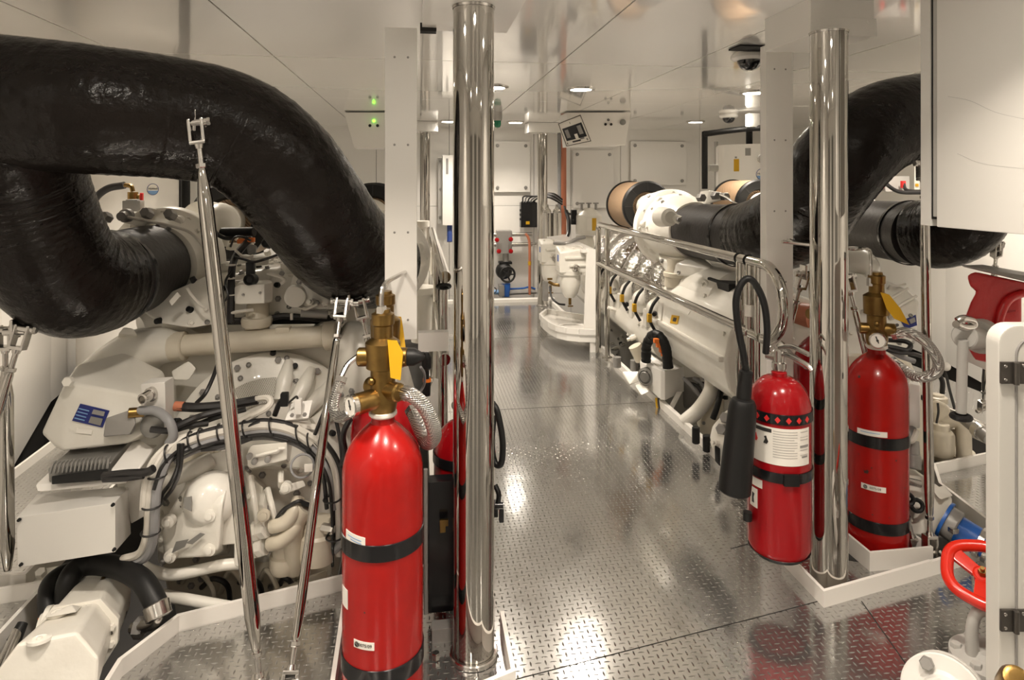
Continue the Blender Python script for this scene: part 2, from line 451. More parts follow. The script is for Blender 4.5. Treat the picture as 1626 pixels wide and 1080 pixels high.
# soffit boxes that the near posts carry
SZ = 2.118
def soffit(x0, x1, y0, y1):
    TR[0] += 1
    b = B().box(((x0 + x1) / 2, (y0 + y1) / 2, (SZ + CZ) / 2), (x1 - x0, y1 - y0, CZ - SZ), .002)
    b.box(((x0 + x1) / 2, y0 - .003, SZ + .035), (x1 - x0 + .012, .008, .07), .002)
    for sx in (x0 + .03, x1 - .03):
        for sz in (SZ + .02, SZ + .055): b.lathe((sx, y0 - .006, sz), (0, -1, 0), [(0, .006), (.002, .005), (.003, 0)], 10)
    return struct('trim_%d' % TR[0], b, 'white_gloss')
soffit(.012, .335, 2.03, 2.5)
soffit(1.51, 1.78, 2.36, 2.7)
TR[0] += 1; struct('trim_%d' % TR[0], B().box((.075, 8.02, 2.20), (.3, .3, .12), .003), 'white_gloss')
TR[0] += 1; struct('trim_%d' % TR[0], B().box((1.52, 8.0, 2.20), (.4, .3, .12), .003), 'white_gloss')
# dark openings above the trunks
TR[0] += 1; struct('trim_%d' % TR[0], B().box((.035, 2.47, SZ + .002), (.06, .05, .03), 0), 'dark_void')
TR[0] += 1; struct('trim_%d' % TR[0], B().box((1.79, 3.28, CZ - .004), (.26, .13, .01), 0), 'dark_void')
# ------------------------------------------------------------------ ceiling downlights
LAMP = {'lens_mid': 17, 'lens_dim': 13, 'near': 13.5, 'side': 23}
def downlight(x, y, label, r=.082, lens='lens'):
    t = thing('downlight', label, 'ceiling light', (x, y, CZ - .02), 'recessed ceiling downlights')
    part('trim_ring', B().lathe((x, y, CZ), (0, 0, -1), [(0, r + .03), (.008, r + .028), (.014, r + .012), (.012, r), (0, r)], 32, caps=False), 'steel', t)
    part('lens', B().lathe((x, y, CZ - .004), (0, 0, -1), [(0, r), (.003, r * .9), (.004, 0)], 32), 'lens', t)
    ld = bpy.data.lights.new('lamp', 'AREA'); ld.shape = 'DISK'; ld.size = r * 1.9; ld.energy = LAMP[lens] * LK; ld.color = (1., .885, .755); ld.spread = math.radians(SPREAD)
    lo = bpy.data.objects.new('lamp', ld); COL.objects.link(lo); lo.parent = t; lo.location = (0, 0, CZ - .010 - t.location.z)
    return t
downlight(1.24, 4.93, 'round lit downlight near the middle of the ceiling, in front of the tilted diagram sign', lens='lens_mid')
downlight(2.66, 4.93, 'round lit downlight beside the white duct on the right, below the dome camera', lens='lens_mid')
downlight(.565, 4.93, 'round lit downlight showing past the right edge of the tall left chrome post', lens='lens_mid')
downlight(1.16, 7.85, 'far round downlight beside the green beacon above the walkway end', lens='lens_dim')
downlight(.35, 7.85, 'far round downlight between the left chrome post and the white duct', lens='lens_dim')
downlight(3.3, 7.5, 'far small downlight next to the white dome sensor over the right engine', lens='lens_dim')
downlight(-1.45, 4.3, 'downlight added over the left side deck for extra light, unseen above the black exhaust arch', lens='side')  # these side downlights are unseen, added to brighten dark walls and turbochargers
downlight(-1.9, 7.2, 'downlight added over the far left corner for extra light, unseen behind the black exhaust arch', lens='side')
downlight(3.72, 4.3, 'downlight added over the right side deck for extra light, unseen behind the white wall cabinet', lens='side')
for x, y in ((-.65, 1.5), (2.5, 1.5), (-1.5, .4), (.2, 1.3), (1.2, 1.3), (3.2, .5), (-.9, -1.0), (.85, -.9), (2.6, -1.0)):
    downlight(x, y, 'round downlight in the ceiling over or behind the viewer, outside the picture', lens='near')
def on_mesh(o, px, py, lift=.003):
    bpy.context.view_layer.update()
    org = V((0, 0, HC)); d = (P(px, py, 1) - org).normalized(); w0 = wloc(o)
    ok, loc, nrm, _ = o.ray_cast(org - w0, d)
    return (loc + w0 - d * lift) if ok else None
def stick(name, o, quadpts, m, label=None, lift=.003, th=.002):
    q = [on_mesh(o, a, c, lift) for a, c in quadpts]
    if any(x is None for x in q): print('STICK miss', name, q); return None
    return part(name, B().quad(*q, th), m, o, label)
# ------------------------------------------------------------------ chrome posts
def post(x, y, z0, z1, r, label):
    t = thing('chrome_post', label, 'post', (x, y, z0), 'chrome posts along the walkway')
    part('shaft', B().lathe((x, y, z0), UP, [(0, r), (z1 - z0, r)], 64), 'chrome', t)
    part('foot_flange', B().lathe((x, y, z0 - .012), UP, [(0, r + .012), (.012, r + .012), (.016, r + .009), (.016, r + .001)], 48, caps=False), 'steel', t)
    part('top_ring', B().lathe((x, y, z1 - .008), UP, [(0, r + .0015), (.008, r + .004), (.008, r - .01)], 48, caps=False), 'steel', t)
    return t
PL = P(752, 287, 2.14); PR = P(1316, 287, 2.5)
post(PL.x, PL.y, .014, SZ - .001, .067, 'tall thick mirror-chrome post nearest on the left, beside the large red cylinder')
post(PR.x, PR.y, .014, SZ - .001, .067, 'mirror-chrome post on the right between the labelled extinguisher and the red cylinder')
post(.075, 8.02, .014, 2.14, .062, 'far chrome post left of the walkway, seen beside the white duct')
post(1.52, 8.0, .014, 2.14, .062, 'far chrome post at the end of the walkway beside the black terminal box')
# white cable ducts
def trunk(px0, px1, d, z0, label, w=.10, SZ=SZ):
    a, c = P(px0, 287, d), P(px1, 287, d); x0, x1 = a.x, c.x; y = a.y
    t = thing('cable_duct', label, 'cable duct', ((x0 + x1) / 2, y, z0), 'white cable ducts behind the near posts')
    b = B().box(((x0 + x1) / 2, y + w / 2, (z0 + SZ) / 2), (x1 - x0, w, SZ - z0), .002); part('duct_cover', b, 'white_matt', t)
    wd = x1 - x0
    z = SZ - .11
    while z > z0 + .05:
        for fx in (.3, .72): part('screw', B().lathe((x0 + wd * fx, y - .0003, z), (0, -1, 0), [(0, .0045), (.0012, .0038), (.0016, 0)], 10), 'cast_grey', t)
        z -= .325
    return t
trunk(611, 662, 2.42, .96, 'white cable duct behind the tall left chrome post, ending above the brass valves')
trunk(1217, 1263, 2.99, .2, 'white cable duct between the curved handrail end and the right chrome post', .055, 2.171)
b = B().box(P(688, 541, 2.72), (.125, .05, .078), .002); solo('duct_bracket', b, 'white_gloss', 'short white box bracket joining the left duct to the tall chrome post', 'bracket')
# ------------------------------------------------------------------ lagged exhaust pipes
def lagged(pts, r, jit=.006, n=56, sub=26): return B().tube(pts, r, n, sub, jit)
def clamp(a, c, r):
    a, c = V(a), V(c); d = (c - a).normalized()
    b = B().lathe(a, d, [(0, r), (.004, r + .006), (.026, r + .006), (.03, r)], 48, caps=False)
    b.box(a + d * .015 + V((0, -r - .012, 0)), (.05, .02, .022), .003); return b
ex = thing('exhaust_pipe', 'large black wrapped exhaust pipe arching over the left engine', 'exhaust pipe', P(300, 190, 2.3))
A = [(-330, 150, 2.0), (-150, 153, 2.02), (0, 161, 2.07), (150, 175, 2.13), (270, 187, 2.26), (370, 208, 2.36), (444, 262, 2.42), (495, 328, 2.52), (543, 390, 2.68), (580, 412, 2.9), (598, 417, 3.05)]
part('crossover_pipe', lagged([P(*q) for q in A], .21), 'lagging', ex)
A2 = [(-40, 172, 2.1), (5, 225, 2.16), (28, 290, 2.24), (48, 345, 2.3), (80, 412, 2.38), (122, 447, 2.47), (168, 445, 2.62)]
part('outer_leg', lagged([P(*q) for q in A2], [.23, .218, .21, .21, .21, .208, .2]), 'lagging', ex)
s0, s1 = P(160, 446, 2.58), P(236, 423, 2.98)
part('rubber_sleeve', B().tube([s0, s0.lerp(s1, .25), s0.lerp(s1, .75), s1], .186, 48, 4), 'sleeve_grey', ex, 'matt grey rubber sleeve joining the outer leg to the turbocharger')
part('clamp_band', clamp(P(170, 444, 2.63), P(236, 423, 2.98), .188), 'black_gloss', ex)
i0, i1 = P(596, 417, 2.97), P(600, 415, 3.4)
part('rubber_sleeve', B().tube([i0, i1], .186, 40, 4), 'sleeve_grey', ex)
def lug(px, py, d, dz=.0):
    p = P(px, py, d); return B().box(p, (.012, .05, .07), .004).cyl(p + V((-.035, 0, -.01)), p + V((.035, 0, -.01)), .014, n=16)
part('hanger_lug', lug(312, 192, 2.135), 'steel', ex); part('hanger_lug', lug(555, 478, 2.62), 'steel', ex); part('hanger_lug', lug(24, 522, 2.3), 'steel', ex)
exr = thing('exhaust_pipe', 'black wrapped exhaust pipe over the right engine, running behind the white cabinet', 'exhaust pipe', P(1350, 250, 3.0))
C = [(1760, 195, 3.5), (1640, 185, 3.42), (1545, 182, 3.32), (1465, 185, 3.2), (1395, 205, 3.1), (1341, 250, 3.1), (1303, 300, 3.28), (1272, 345, 3.5), (1230, 368, 3.7), (1188, 376, 3.98)]
part('crossover_pipe', lagged([P(*q) for q in C], [.21, .21, .21, .21, .213, .222, .23, .225, .205]), 'lagging', exr)
C2 = [(1462, 371, 3.88), (1495, 369, 3.76), (1527, 350, 3.67), (1546, 305, 3.6), (1548, 240, 3.47), (1540, 185, 3.32)]
part('outer_leg', lagged([P(*q) for q in C2], [.196, .205, .21, .21, .21, .22]), 'lagging', exr)
r0, r1 = P(1194, 376, 3.9), P(1103, 366, 4.62)
part('rubber_sleeve', B().tube([r0, r0.lerp(r1, .2), r0.lerp(r1, .7), r1], .188, 48, 4), 'sleeve_grey', exr, 'matt grey rubber sleeve joining the pipe to the inner turbocharger')
part('clamp_band', clamp(P(1172, 373.5, 4.06), r1, .192), 'black_gloss', exr)
q0, q1 = P(1466, 372, 3.85), P(1366, 360, 4.6)
part('rubber_sleeve', B().tube([q0, q0.lerp(q1, .2), q0.lerp(q1, .7), q1], .188, 48, 4), 'sleeve_grey', exr, 'matt grey rubber sleeve of the outer leg')
part('clamp_band', clamp(P(1448, 370, 3.97), q1, .192), 'black_gloss', exr)
part('hanger_lug', lug(1583, 388, 3.62), 'steel', exr); part('hanger_lug', lug(1276, 432, 3.1), 'steel', exr)
# ------------------------------------------------------------------ chrome struts
def strut(top, bot, r, label, foot=True, group='chrome exhaust struts'):
    top, bot = V(top), V(bot); d = (bot - top).normalized(); L = (bot - top).length
    t = thing('exhaust_strut', label, 'strut', bot, group)
    sx = d.cross(V((0, 1, 0))).normalized(); sy = sx.cross(d)
    def clevis(p, dd):
        M = Matrix((sx, sy, dd)).transposed(); b = B()
        for k in (-1, 1): b.box(p + sx * (.02 * k) + dd * .025, (.011, .036, .075), .004, M=M)
        b.box(p + dd * .066, (.049, .036, .012), .003, M=M)
        b.cyl(p - sx * .034, p + sx * .034, .0135, n=16); b.nut(p + sx * .034, sx, .014, .01); b.nut(p - sx * .034, -sx, .014, .01)
        b.cyl(p + dd * .07, p + dd * .085, .016, .012, 16)
        return b
    part('clevis', clevis(top, d), 'steel', t)
    part('threaded_rod', B().cyl(top + d * .08, top + d * .16, .009, n=12), 'steel', t)
    part('lock_nut', B().nut(top + d * .135, d, .017, .014), 'steel', t)
    e = L - (.15 if foot else 0)
    part('tube', B().lathe(top, d, [(.15, .012), (.16, .014), (.25, r), (e - .1, r), (e - .01, .014), (e, .012)], 28), 'chrome', t)
    if foot:
        part('clevis', clevis(bot, -d), 'steel', t)
        part('threaded_rod', B().cyl(bot - d * .08, bot - d * .155, .009, n=12), 'steel', t)
        part('lock_nut', B().nut(bot - d * .145, d, .016, .014), 'steel', t)
    return t
strut(P(312, 195, 2.12), P(416, 1112, 2.02), .0235, 'thick chrome strut from the front of the left exhaust pipe down to the floor')
strut(P(543, 478, 2.60), P(457, 1108, 2.03), .0165, 'slim chrome strut under the left pipe elbow leaning left down to the floor plate')
strut(P(570, 479, 2.64), P(640, 790, 2.62), .0165, 'slim chrome strut that runs down behind the brass valves of the left cylinders')
strut(P(37, 522, 2.3), P(-70, 870, 2.15), .017, 'slanting chrome strut at the left edge under the outer pipe elbow')
strut(P(8, 524, 2.36), P(12, 905, 2.45), .024, 'upright chrome strut at the left edge in front of the white junction box', foot=False)
strut(P(1467, 260, 2.75), P(1477, 878, 2.66), .0185, 'upright chrome strut below the white cabinet corner, right of the red cylinder')
strut(P(1345, 440, 3.0), P(1457, 884, 2.7), .0165, 'slanting chrome strut mostly hidden behind the right-hand red cylinder')
strut(P(1276, 436, 3.1), P(1205, 690, 3.3), .0165, 'short visible chrome strut between the white duct and the right chrome post')
strut(P(1583, 390, 3.62), P(1560, 650, 4.1), .018, 'far chrome strut under the right outer elbow, above the red vise')
# ------------------------------------------------------------------ gas cylinders
def valve_and_tags(t, c, z, gang, hose, tubepath, tagpts, stubs=None, r=.036):
    k = V((c.x, c.y, z))
    b = B().lathe(k, UP, [(-.015, .034), (.0, .04), (.02, .043), (.05, .043), (.06, .037), (.12, .037), (.125, .05), (.2, .052), (.205, .045), (.215, .03), (.25, .03), (.255, .034), (.285, .034), (.29, .024), (.3, .022)], 28)
    gd = V((math.cos(gang), math.sin(gang), 0)); g0 = k + V((0, 0, .035)); g1 = g0 + gd * .10
    b.cyl(g0, g1, .031, ch=.004)
    b.ball(k + V((0, 0, .09)) + gd * .04, .012, 8)
    hd = V((math.cos(gang + 1.7), math.sin(gang + 1.7), 0)); b.cyl(k + V((0, 0, .06)), k + V((0, 0, .06)) + hd * .07, .028, ch=.004)
    b.cyl(k + V((0, 0, .06)), k + V((0, 0, .06)) - hd * .065, .024, ch=.004)
    if stubs: b.cyl(k + V((0, 0, .155)) - RGT * stubs[0], k + V((0, 0, .155)) + RGT * stubs[1], .028, ch=.003)
    v = part('valve', b, 'brass', t)
    part('collar', B().lathe(k, UP, [(-.022, .036), (-.016, .042), (-.008, .042), (-.004, .036)], 24), 'paper', t)
    gg = part('gauge', B().lathe(g1, gd, [(0, .032), (.014, .032), (.017, .029), (.013, .027)], 28), 'steel', v)
    part('gauge_dial', B().lathe(g1 + gd * .012, gd, [(0, .027), (.002, .0265), (.002, 0)], 28), 'paper', v)
    sx = gd.cross(UP).normalized(); M = Matrix((sx, UP.cross(sx), UP)).transposed()
    nb = B(); nb.tube([g1 + gd * .0155 - UP * .010 - sx * .004, g1 + gd * .0155 + UP * .017 + sx * .006], .0022, 6, 1); nb.lathe(g1 + gd * .0145, gd, [(0, .005), (.002, .004), (.002, 0)], 12)
    part('gauge_needle', nb, 'ink', v)
    if stubs:
        p = k + V((0, 0, .155)) + RGT * stubs[1]
        part('cap', B().lathe(p, RGT, [(0, .027), (.02, .026), (.04, .015), (.05, .006), (.052, 0)], 20), 'rubber', v)
    if hose:
        for hp, hr in hose:
            part('braided_hose', B().tube(hp, hr, 18, 12), 'braid', t)
            for q0, q1 in ((hp[0], hp[1]), (hp[-1], hp[-2])):
                dd = (V(q1) - V(q0)).normalized(); part('hose_fitting', B().lathe(V(q0) - dd * .012, dd, [(0, hr + .004), (.018, hr + .004), (.02, hr + .001), (.05, hr + .001), (.052, hr)], 6, caps=True), 'steel', t)
    if tubepath:
        part('pilot_tube', B().tube(tubepath, .0075, 10, 8), 'steel', t)
        part('tube_nut', B().nut(tubepath[0] - V((0, 0, .005)), UP, .017, .035), 'steel', t)
    for q in tagpts or []:
        nrm = (V(q[1]) - V(q[0])).cross(V(q[-1]) - V(q[0])).normalized() * .0018
        part('warning_tag', B().prism(q, nrm), 'yellow', t, 'yellow plastic warning tag')
def gas_bottle(c, z0, label, group, straps, m='red_gloss', R=.119):
    t = thing('gas_cylinder', label, 'fire suppression cylinder', (c.x, c.y, z0), group)
    pr = [(0, R * .86), (.008, R * .95), (.03, R), (.665, R)]
    for i in range(1, 17):
        k = i / 16; pr.append((.665 + .16 * k, R - (R - .036) * k ** 2.6))
    pr += [(.83, .035), (.86, .034)]
    part('bottle', B().lathe((c.x, c.y, z0), UP, pr, 64), m, t)
    for z in straps:
        part('strap', B().lathe((c.x, c.y, z0 + z), UP, [(0, R + .0005), (.001, R + .0035), (.047, R + .0035), (.048, R + .0005)], 64, caps=False), 'black_gloss', t)
    return t
def id_sticker(t, c, z, a0, a1, R=.119):
    # small white inspection sticker: ring mark and number
    g = part('sticker', B().patch((c.x, c.y), R, z, z + .022, a0, a1, skew=0), 'paper', t, 'white inspection sticker with ring mark and number')
    ac = a0 + (a1 - a0) * .18; am = a0 + (a1 - a0) * .58
    p = V((c.x + R * math.cos(ac), c.y + R * math.sin(ac), z + .011)); nd = V((math.cos(ac), math.sin(ac), 0))
    b = B().torus(p + nd * .0028, nd, .0065, .0013, 20, 5).torus(p + nd * .0028, nd, .003, .001, 14, 5); part('ring_mark', b, 'ink', g)
    o = V((c.x + R * math.cos(am), c.y + R * math.sin(am), z + .011))
    text_part('sticker_number', '0075/09', o, (1, 0, 0), UP, .0125, 'ink', g, bend=((c.x, c.y), R))
def cam_ang(c): return math.atan2(-c.y, -c.x)   # direction from the bottle to the viewer
GR = 'big red gas cylinders strapped beside the posts'
c1 = P(608, 287, 1.97); c2 = P(612, 287, 2.29); c3 = P(1392, 287, 2.76); c4 = P(1303, 287, 3.08)
a1 = cam_ang(c1)
t1 = gas_bottle(c1, 0, 'large red gas cylinder at the front left with worn paint on its shoulder', GR, (.115, .47))
hose1 = ([P(634, 622, 1.96), P(655, 628, 1.93), P(678, 652, 1.93), P(690, 690, 1.95), P(678, 703, 2.0), P(666, 680, 2.06), P(656, 655, 2.12)], .0215)
hose2 = ([P(578, 634, 2.0), P(556, 655, 2.02), P(536, 662, 2.06), P(530, 640, 2.1), P(541, 605, 2.14)], .0165)
valve_and_tags(t1, c1, .865, a1 + -.95, [hose1, hose2], [P(606, 502, 1.96), P(606, 466, 1.96), P(612, 450, 2.0), P(632, 438, 2.2), P(646, 431, 2.5)],
    [[P(615, 540, 1.92), P(630, 541, 1.92), P(640, 560, 1.91), P(636, 604, 1.9), P(620, 600, 1.9), P(618, 565, 1.92)]], stubs=(.075, .075))
id_sticker(t1, c1, .222, a1 - .74, a1 - .02 - .18)
part('sticker', B().patch((c1.x, c1.y), .119, .515, .545, a1 - 1.05, a1 - .42, skew=-.006), 'paper', t1)
part('sticker', B().patch((c1.x, c1.y), .119, .315, .37, a1 - 1.3, a1 - .98), 'paper', t1)
for k in range(2): part('sticker_print', B().patch((c1.x, c1.y), .1206, .532 - k * .008, .5345 - k * .008, a1 - .95 + k * .1, a1 - .52, th=.0004, skew=-.005), 'blue_light', t1)
part('steel_tube', B().tube([P(541, 600, 2.14), P(556, 575, 2.18), P(597, 522 + 26, 2.25)], .009, 10, 6), 'steel', t1)
t2 = gas_bottle(c2, 0, 'red gas cylinder standing directly behind the large front left one', GR, (.115, .47), 'red_dark')
valve_and_tags(t2, c2, .865, a1 + 2.6, None, [P(611, 498, 2.36), P(611, 468, 2.36), P(614, 452, 2.4), P(622, 440, 2.5), P(622, 434, 2.55)],
    [[P(623, 502, 2.32), P(637, 503, 2.32), P(640, 520, 2.31), P(645, 560, 2.28), P(630, 561, 2.28), P(626, 520, 2.31)]])
a3 = cam_ang(c3)
t3 = gas_bottle(c3, 0, 'large red gas cylinder right of the chrome post, with white stickers and gauge on top', GR, (.115, .46))
hose3 = ([P(1422, 530, 2.73), P(1440, 528, 2.7), P(1466, 540, 2.66), P(1486, 565, 2.64), P(1490, 585, 2.64), P(1478, 597, 2.66), P(1455, 598, 2.7), P(1432, 585, 2.76), P(1418, 576, 2.8)], .0205)
valve_and_tags(t3, c3, .865, a3 + .03, [hose3], [P(1383, 452, 2.76), P(1383, 425, 2.76), P(1382, 402, 2.78), P(1374, 395, 2.8), P(1345, 395, 2.9), P(1242, 384, 2.79)],
    [[P(1398, 464, 2.72), P(1412, 468, 2.71), P(1430, 490, 2.69), P(1444, 516, 2.67), P(1420, 506, 2.66), P(1408, 490, 2.68)]])
id_sticker(t3, c3, .288, a3 - .48, a3 + .28)
part('sticker', B().patch((c3.x, c3.y), .119, .508, .530, a3 - .62, a3 + .32, skew=.004), 'paper', t3)
part('sticker_print', B().patch((c3.x, c3.y), .1206, .520, .5225, a3 - .5, a3 + .1, th=.0004, skew=.003), 'blue_light', t3)
t4 = gas_bottle(c4, 0, 'red gas cylinder behind the right chrome post, only its shoulder showing', GR, (.115, .46), 'red_dark')
valve_and_tags(t4, c4, .865, a3 + .5, [([P(1240, 548, 2.95), P(1252, 560, 2.93), P(1266, 572, 2.95), P(1282, 582, 3.0)], .014)], [P(1303, 478, 3.08), P(1300, 420, 3.05), P(1296, 392, 3.0), P(1275, 388, 2.9), P(1252, 381, 2.79)], None)
# white cups the bottles stand in
b = B(); cc = c3
for dx, dy, sx, sy in ((0, -.14, .28, .01), (0, .14, .28, .01), (-.135, 0, .01, .27), (.135, 0, .01, .27)): b.box((cc.x + dx, cc.y + dy, .0375), (sx, sy, .075), 0)
solo('cylinder_tray', b, 'kerb_white', 'square white open tray around the foot of the right red cylinder', 'tray')
# ------------------------------------------------------------------ hand extinguishers
def extinguisher(c, z0, label, ang, group='hand fire extinguishers clipped to the near posts'):
    R = .113
    t = thing('fire_extinguisher', label, 'fire extinguisher', (c.x, c.y, z0), group)
    pr = [(0, R * .82), (.006, R * .92), (.03, R), (.52, R)]
    for i in range(1, 12):
        a = i / 11 * PI / 2; pr.append((.52 + .125 * math.sin(a), R - (R - .028) * (1 - math.cos(a))))
    pr += [(.66, .028), (.665, .02)]
    part('bottle', B().lathe((c.x, c.y, z0), UP, pr, 64), 'red_dark', t)
    part('foot_ring', B().lathe((c.x, c.y, z0 - .012), UP, [(0, R * .8), (.012, R * .84), (.02, R * .97)], 48, caps=False), 'rubber', t)
    for z in (.50, .29):
        s = part('strap', B().lathe((c.x, c.y, z0 + z), UP, [(0, R + .0008), (.001, R + .004), (.036, R + .004), (.037, R + .0008)], 64, caps=False), 'black_gloss', t)
        if z < .4:
            a = ang + .25; q = V((c.x + (R + .006) * math.cos(a), c.y + (R + .006) * math.sin(a), z0 + z + .018))
            part('buckle', B().box(q, (.014, .055, .042), .003, rz=a), 'rubber', s)
        else:
            for k in range(7):
                a = ang - 1.1 + k * .32; da = .085
                b = B(); pts = [(a - da, .018), (a, .006), (a + da, .018), (a, .030)]
                b.prism([V((c.x + (R + .0042) * math.cos(x), c.y + (R + .0042) * math.sin(x), z0 + z + h)) for x, h in pts], V((math.cos(a), math.sin(a), 0)) * .0012)
                part('strap_diamond', b, 'red_print', s)
    # instruction label
    lab = part('instruction_label', B().patch((c.x, c.y), R, z0 + .355, z0 + .487, ang - 1.15, ang + .95, n=28), 'paper', t, 'white instruction label with pictograms and print')
    def on(a, z): return V((c.x + (R + .002) * math.cos(a), c.y + (R + .002) * math.sin(a), z0 + z))
    b = B().patch((c.x, c.y), R + .0014, z0 + .468, z0 + .481, ang - 1.12, ang - .32, th=.0006); part('label_bar', b, 'ink', lab)
    for q0, q1, s0_, s1_ in ((.42, .428, .55, .9), (.383, .389, .62, .86)): part('label_print', B().patch((c.x, c.y), R + .0014, z0 + q0, z0 + q1, ang + s0_, ang + s1_, th=.0006), 'ink_grey', lab)
    for k, (aa, mm) in enumerate(((-.86, 'red_print'), (-.5, 'ink'), (-1.04, 'ink'))):
        b = B(); q = on(ang + aa, .438); nd = V((math.cos(ang + aa), math.sin(ang + aa), 0)); tx = V((-nd.y, nd.x, 0))
        b.prism([q + tx * x + UP * y for x, y in ((-.009, -.012), (-.002, .004), (-.006, .012), (.002, .016), (.006, .004), (.010, -.004), (.004, -.014))], nd * .0008)
        part('pictogram', b, mm, lab)
    for k in range(11):
        z = z0 + .474 - k * .0092
        part('label_line', B().patch((c.x, c.y), R + .0014, z, z + .0035, ang - .28, ang + .46 - (.1 if k % 4 == 3 else 0), th=.0004, n=10), 'line_grey', lab)
        if k in (0, 2, 3, 6, 7, 9): part('label_line', B().patch((c.x, c.y), R + .0014, z, z + .003, ang + .56, ang + .88, th=.0004, n=6), 'line_grey', lab)
    part('side_label', B().patch((c.x, c.y), R, z0 + .175, z0 + .245, ang - 1.15, ang - .80), 'paper', t)
    part('side_label', B().patch((c.x, c.y), R, z0 + .255, z0 + .285, ang - 1.15, ang - .62), 'paper', t)
    part('pictogram', B().prism([on(ang - .98, .19) + V((0, 0, h)) + V((-math.sin(ang - .98), math.cos(ang - .98), 0)) * x for x, h in ((-.006, 0), (.006, 0), (.003, .02), (.008, .035), (-.004, .038))], V((math.cos(ang - .98), math.sin(ang - .98), 0)) * .001), 'ink', t)
    # head
    k = V((c.x, c.y, z0 + .665)); hd = V((math.cos(ang + .9), math.sin(ang + .9), 0))
    part('valve_head', B().lathe(k, UP, [(0, .022), (.012, .026), (.03, .026), (.034, .018), (.075, .018), (.08, .012)], 20).cyl(k + UP * .045, k + UP * .045 - hd * .05, .014), 'steel', t)
    part('carry_handle', B().tube([k + UP * .06, k + UP * .065 + hd * .04, k + UP * .045 + hd * .11, k + UP * .03 + hd * .13], .010, 10, 5), 'steel', t)
    part('squeeze_lever', B().tube([k + UP * .085, k + UP * .10 + hd * .05, k + UP * .085 + hd * .12], .009, 10, 5), 'steel', t)
    part('locking_pin', B().torus(k + UP * .075 - hd * .03, hd, .014, .0022, 18, 6), 'steel', t)
    return t
e1 = P(1237, 287, 2.45)
x1 = extinguisher(e1, .175, 'red hand extinguisher with a printed white label, left of the right chrome post', cam_ang(e1) + .1)
part('hose', B().tube([P(1216, 560, 2.40), P(1218, 520, 2.36), P(1212, 478, 2.34), P(1195, 446, 2.33), P(1180, 447, 2.33), P(1169, 475, 2.33), P(1172, 520, 2.33), P(1180, 560, 2.33), P(1185, 592, 2.33)], .0125, 14, 10), 'rubber', x1)
h0, h1 = P(1185, 588, 2.33), P(1166, 781, 2.33)
part('discharge_horn', B().lathe(h0, h1 - h0, [(0, .016), (.004, .024), (.10, .026), (.105, .038), (.12, .046), (.15, .049), (.40, .056), (.43, .056), (.436, .05)], 32), 'rubber', x1)
part('hose_clip', B().lathe(P(1187, 826, 2.42), UP, [(0, .016), (.03, .016)], 16), 'rubber', x1)
e2 = P(737, 287, 2.46)
x2 = extinguisher(e2, .005, 'red hand extinguisher half hidden behind the tall left chrome post', cam_ang(e2) + 1.35)
part('hose', B().tube([P(782, 640, 2.3), P(790, 655, 2.28), P(798, 700, 2.27), P(796, 735, 2.27), P(786, 735, 2.28), P(781, 705, 2.3), P(784, 660, 2.32)], .011, 12, 10), 'rubber', x2)
part('hose_clip', B().tube([P(786, 770, 2.28), P(792, 785, 2.27), P(790, 803, 2.27)], .009, 10, 6).lathe(P(792, 803, 2.27), RGT, [(-.012, .013), (.016, .013)], 14).box(P(796, 817, 2.27), (.016, .02, .05), .003), 'black_gloss', x2)
# black backing cabinet between the left bottles and the post
t = thing('backing_box', 'tall black metal box between the front red cylinder and the left chrome post', 'box', P(700, 980, 2.3))
part('box_body', B().box(P(700, 869, 2.28) + V((0, .03, 0)), (.088, .06, .455), .004), 'black_gloss', t)
part('latch', B().box(P(705, 830, 2.25), (.03, .012, .022), .002).box(P(703, 838, 2.25), (.02, .012, .03), .002), 'brass', t)
part('edge_rod', B().cyl(P(676, 745, 2.22), P(676, 975, 2.22), .007), 'cast_grey', t)
part('foot_bracket', B().box(P(702, 1004, 2.22), (.07, .05, .055), .003), 'cast_grey', t)
part('foot_bolt', B().nut(P(692, 1046, 2.12), UP, .014, .02), 'steel', t)
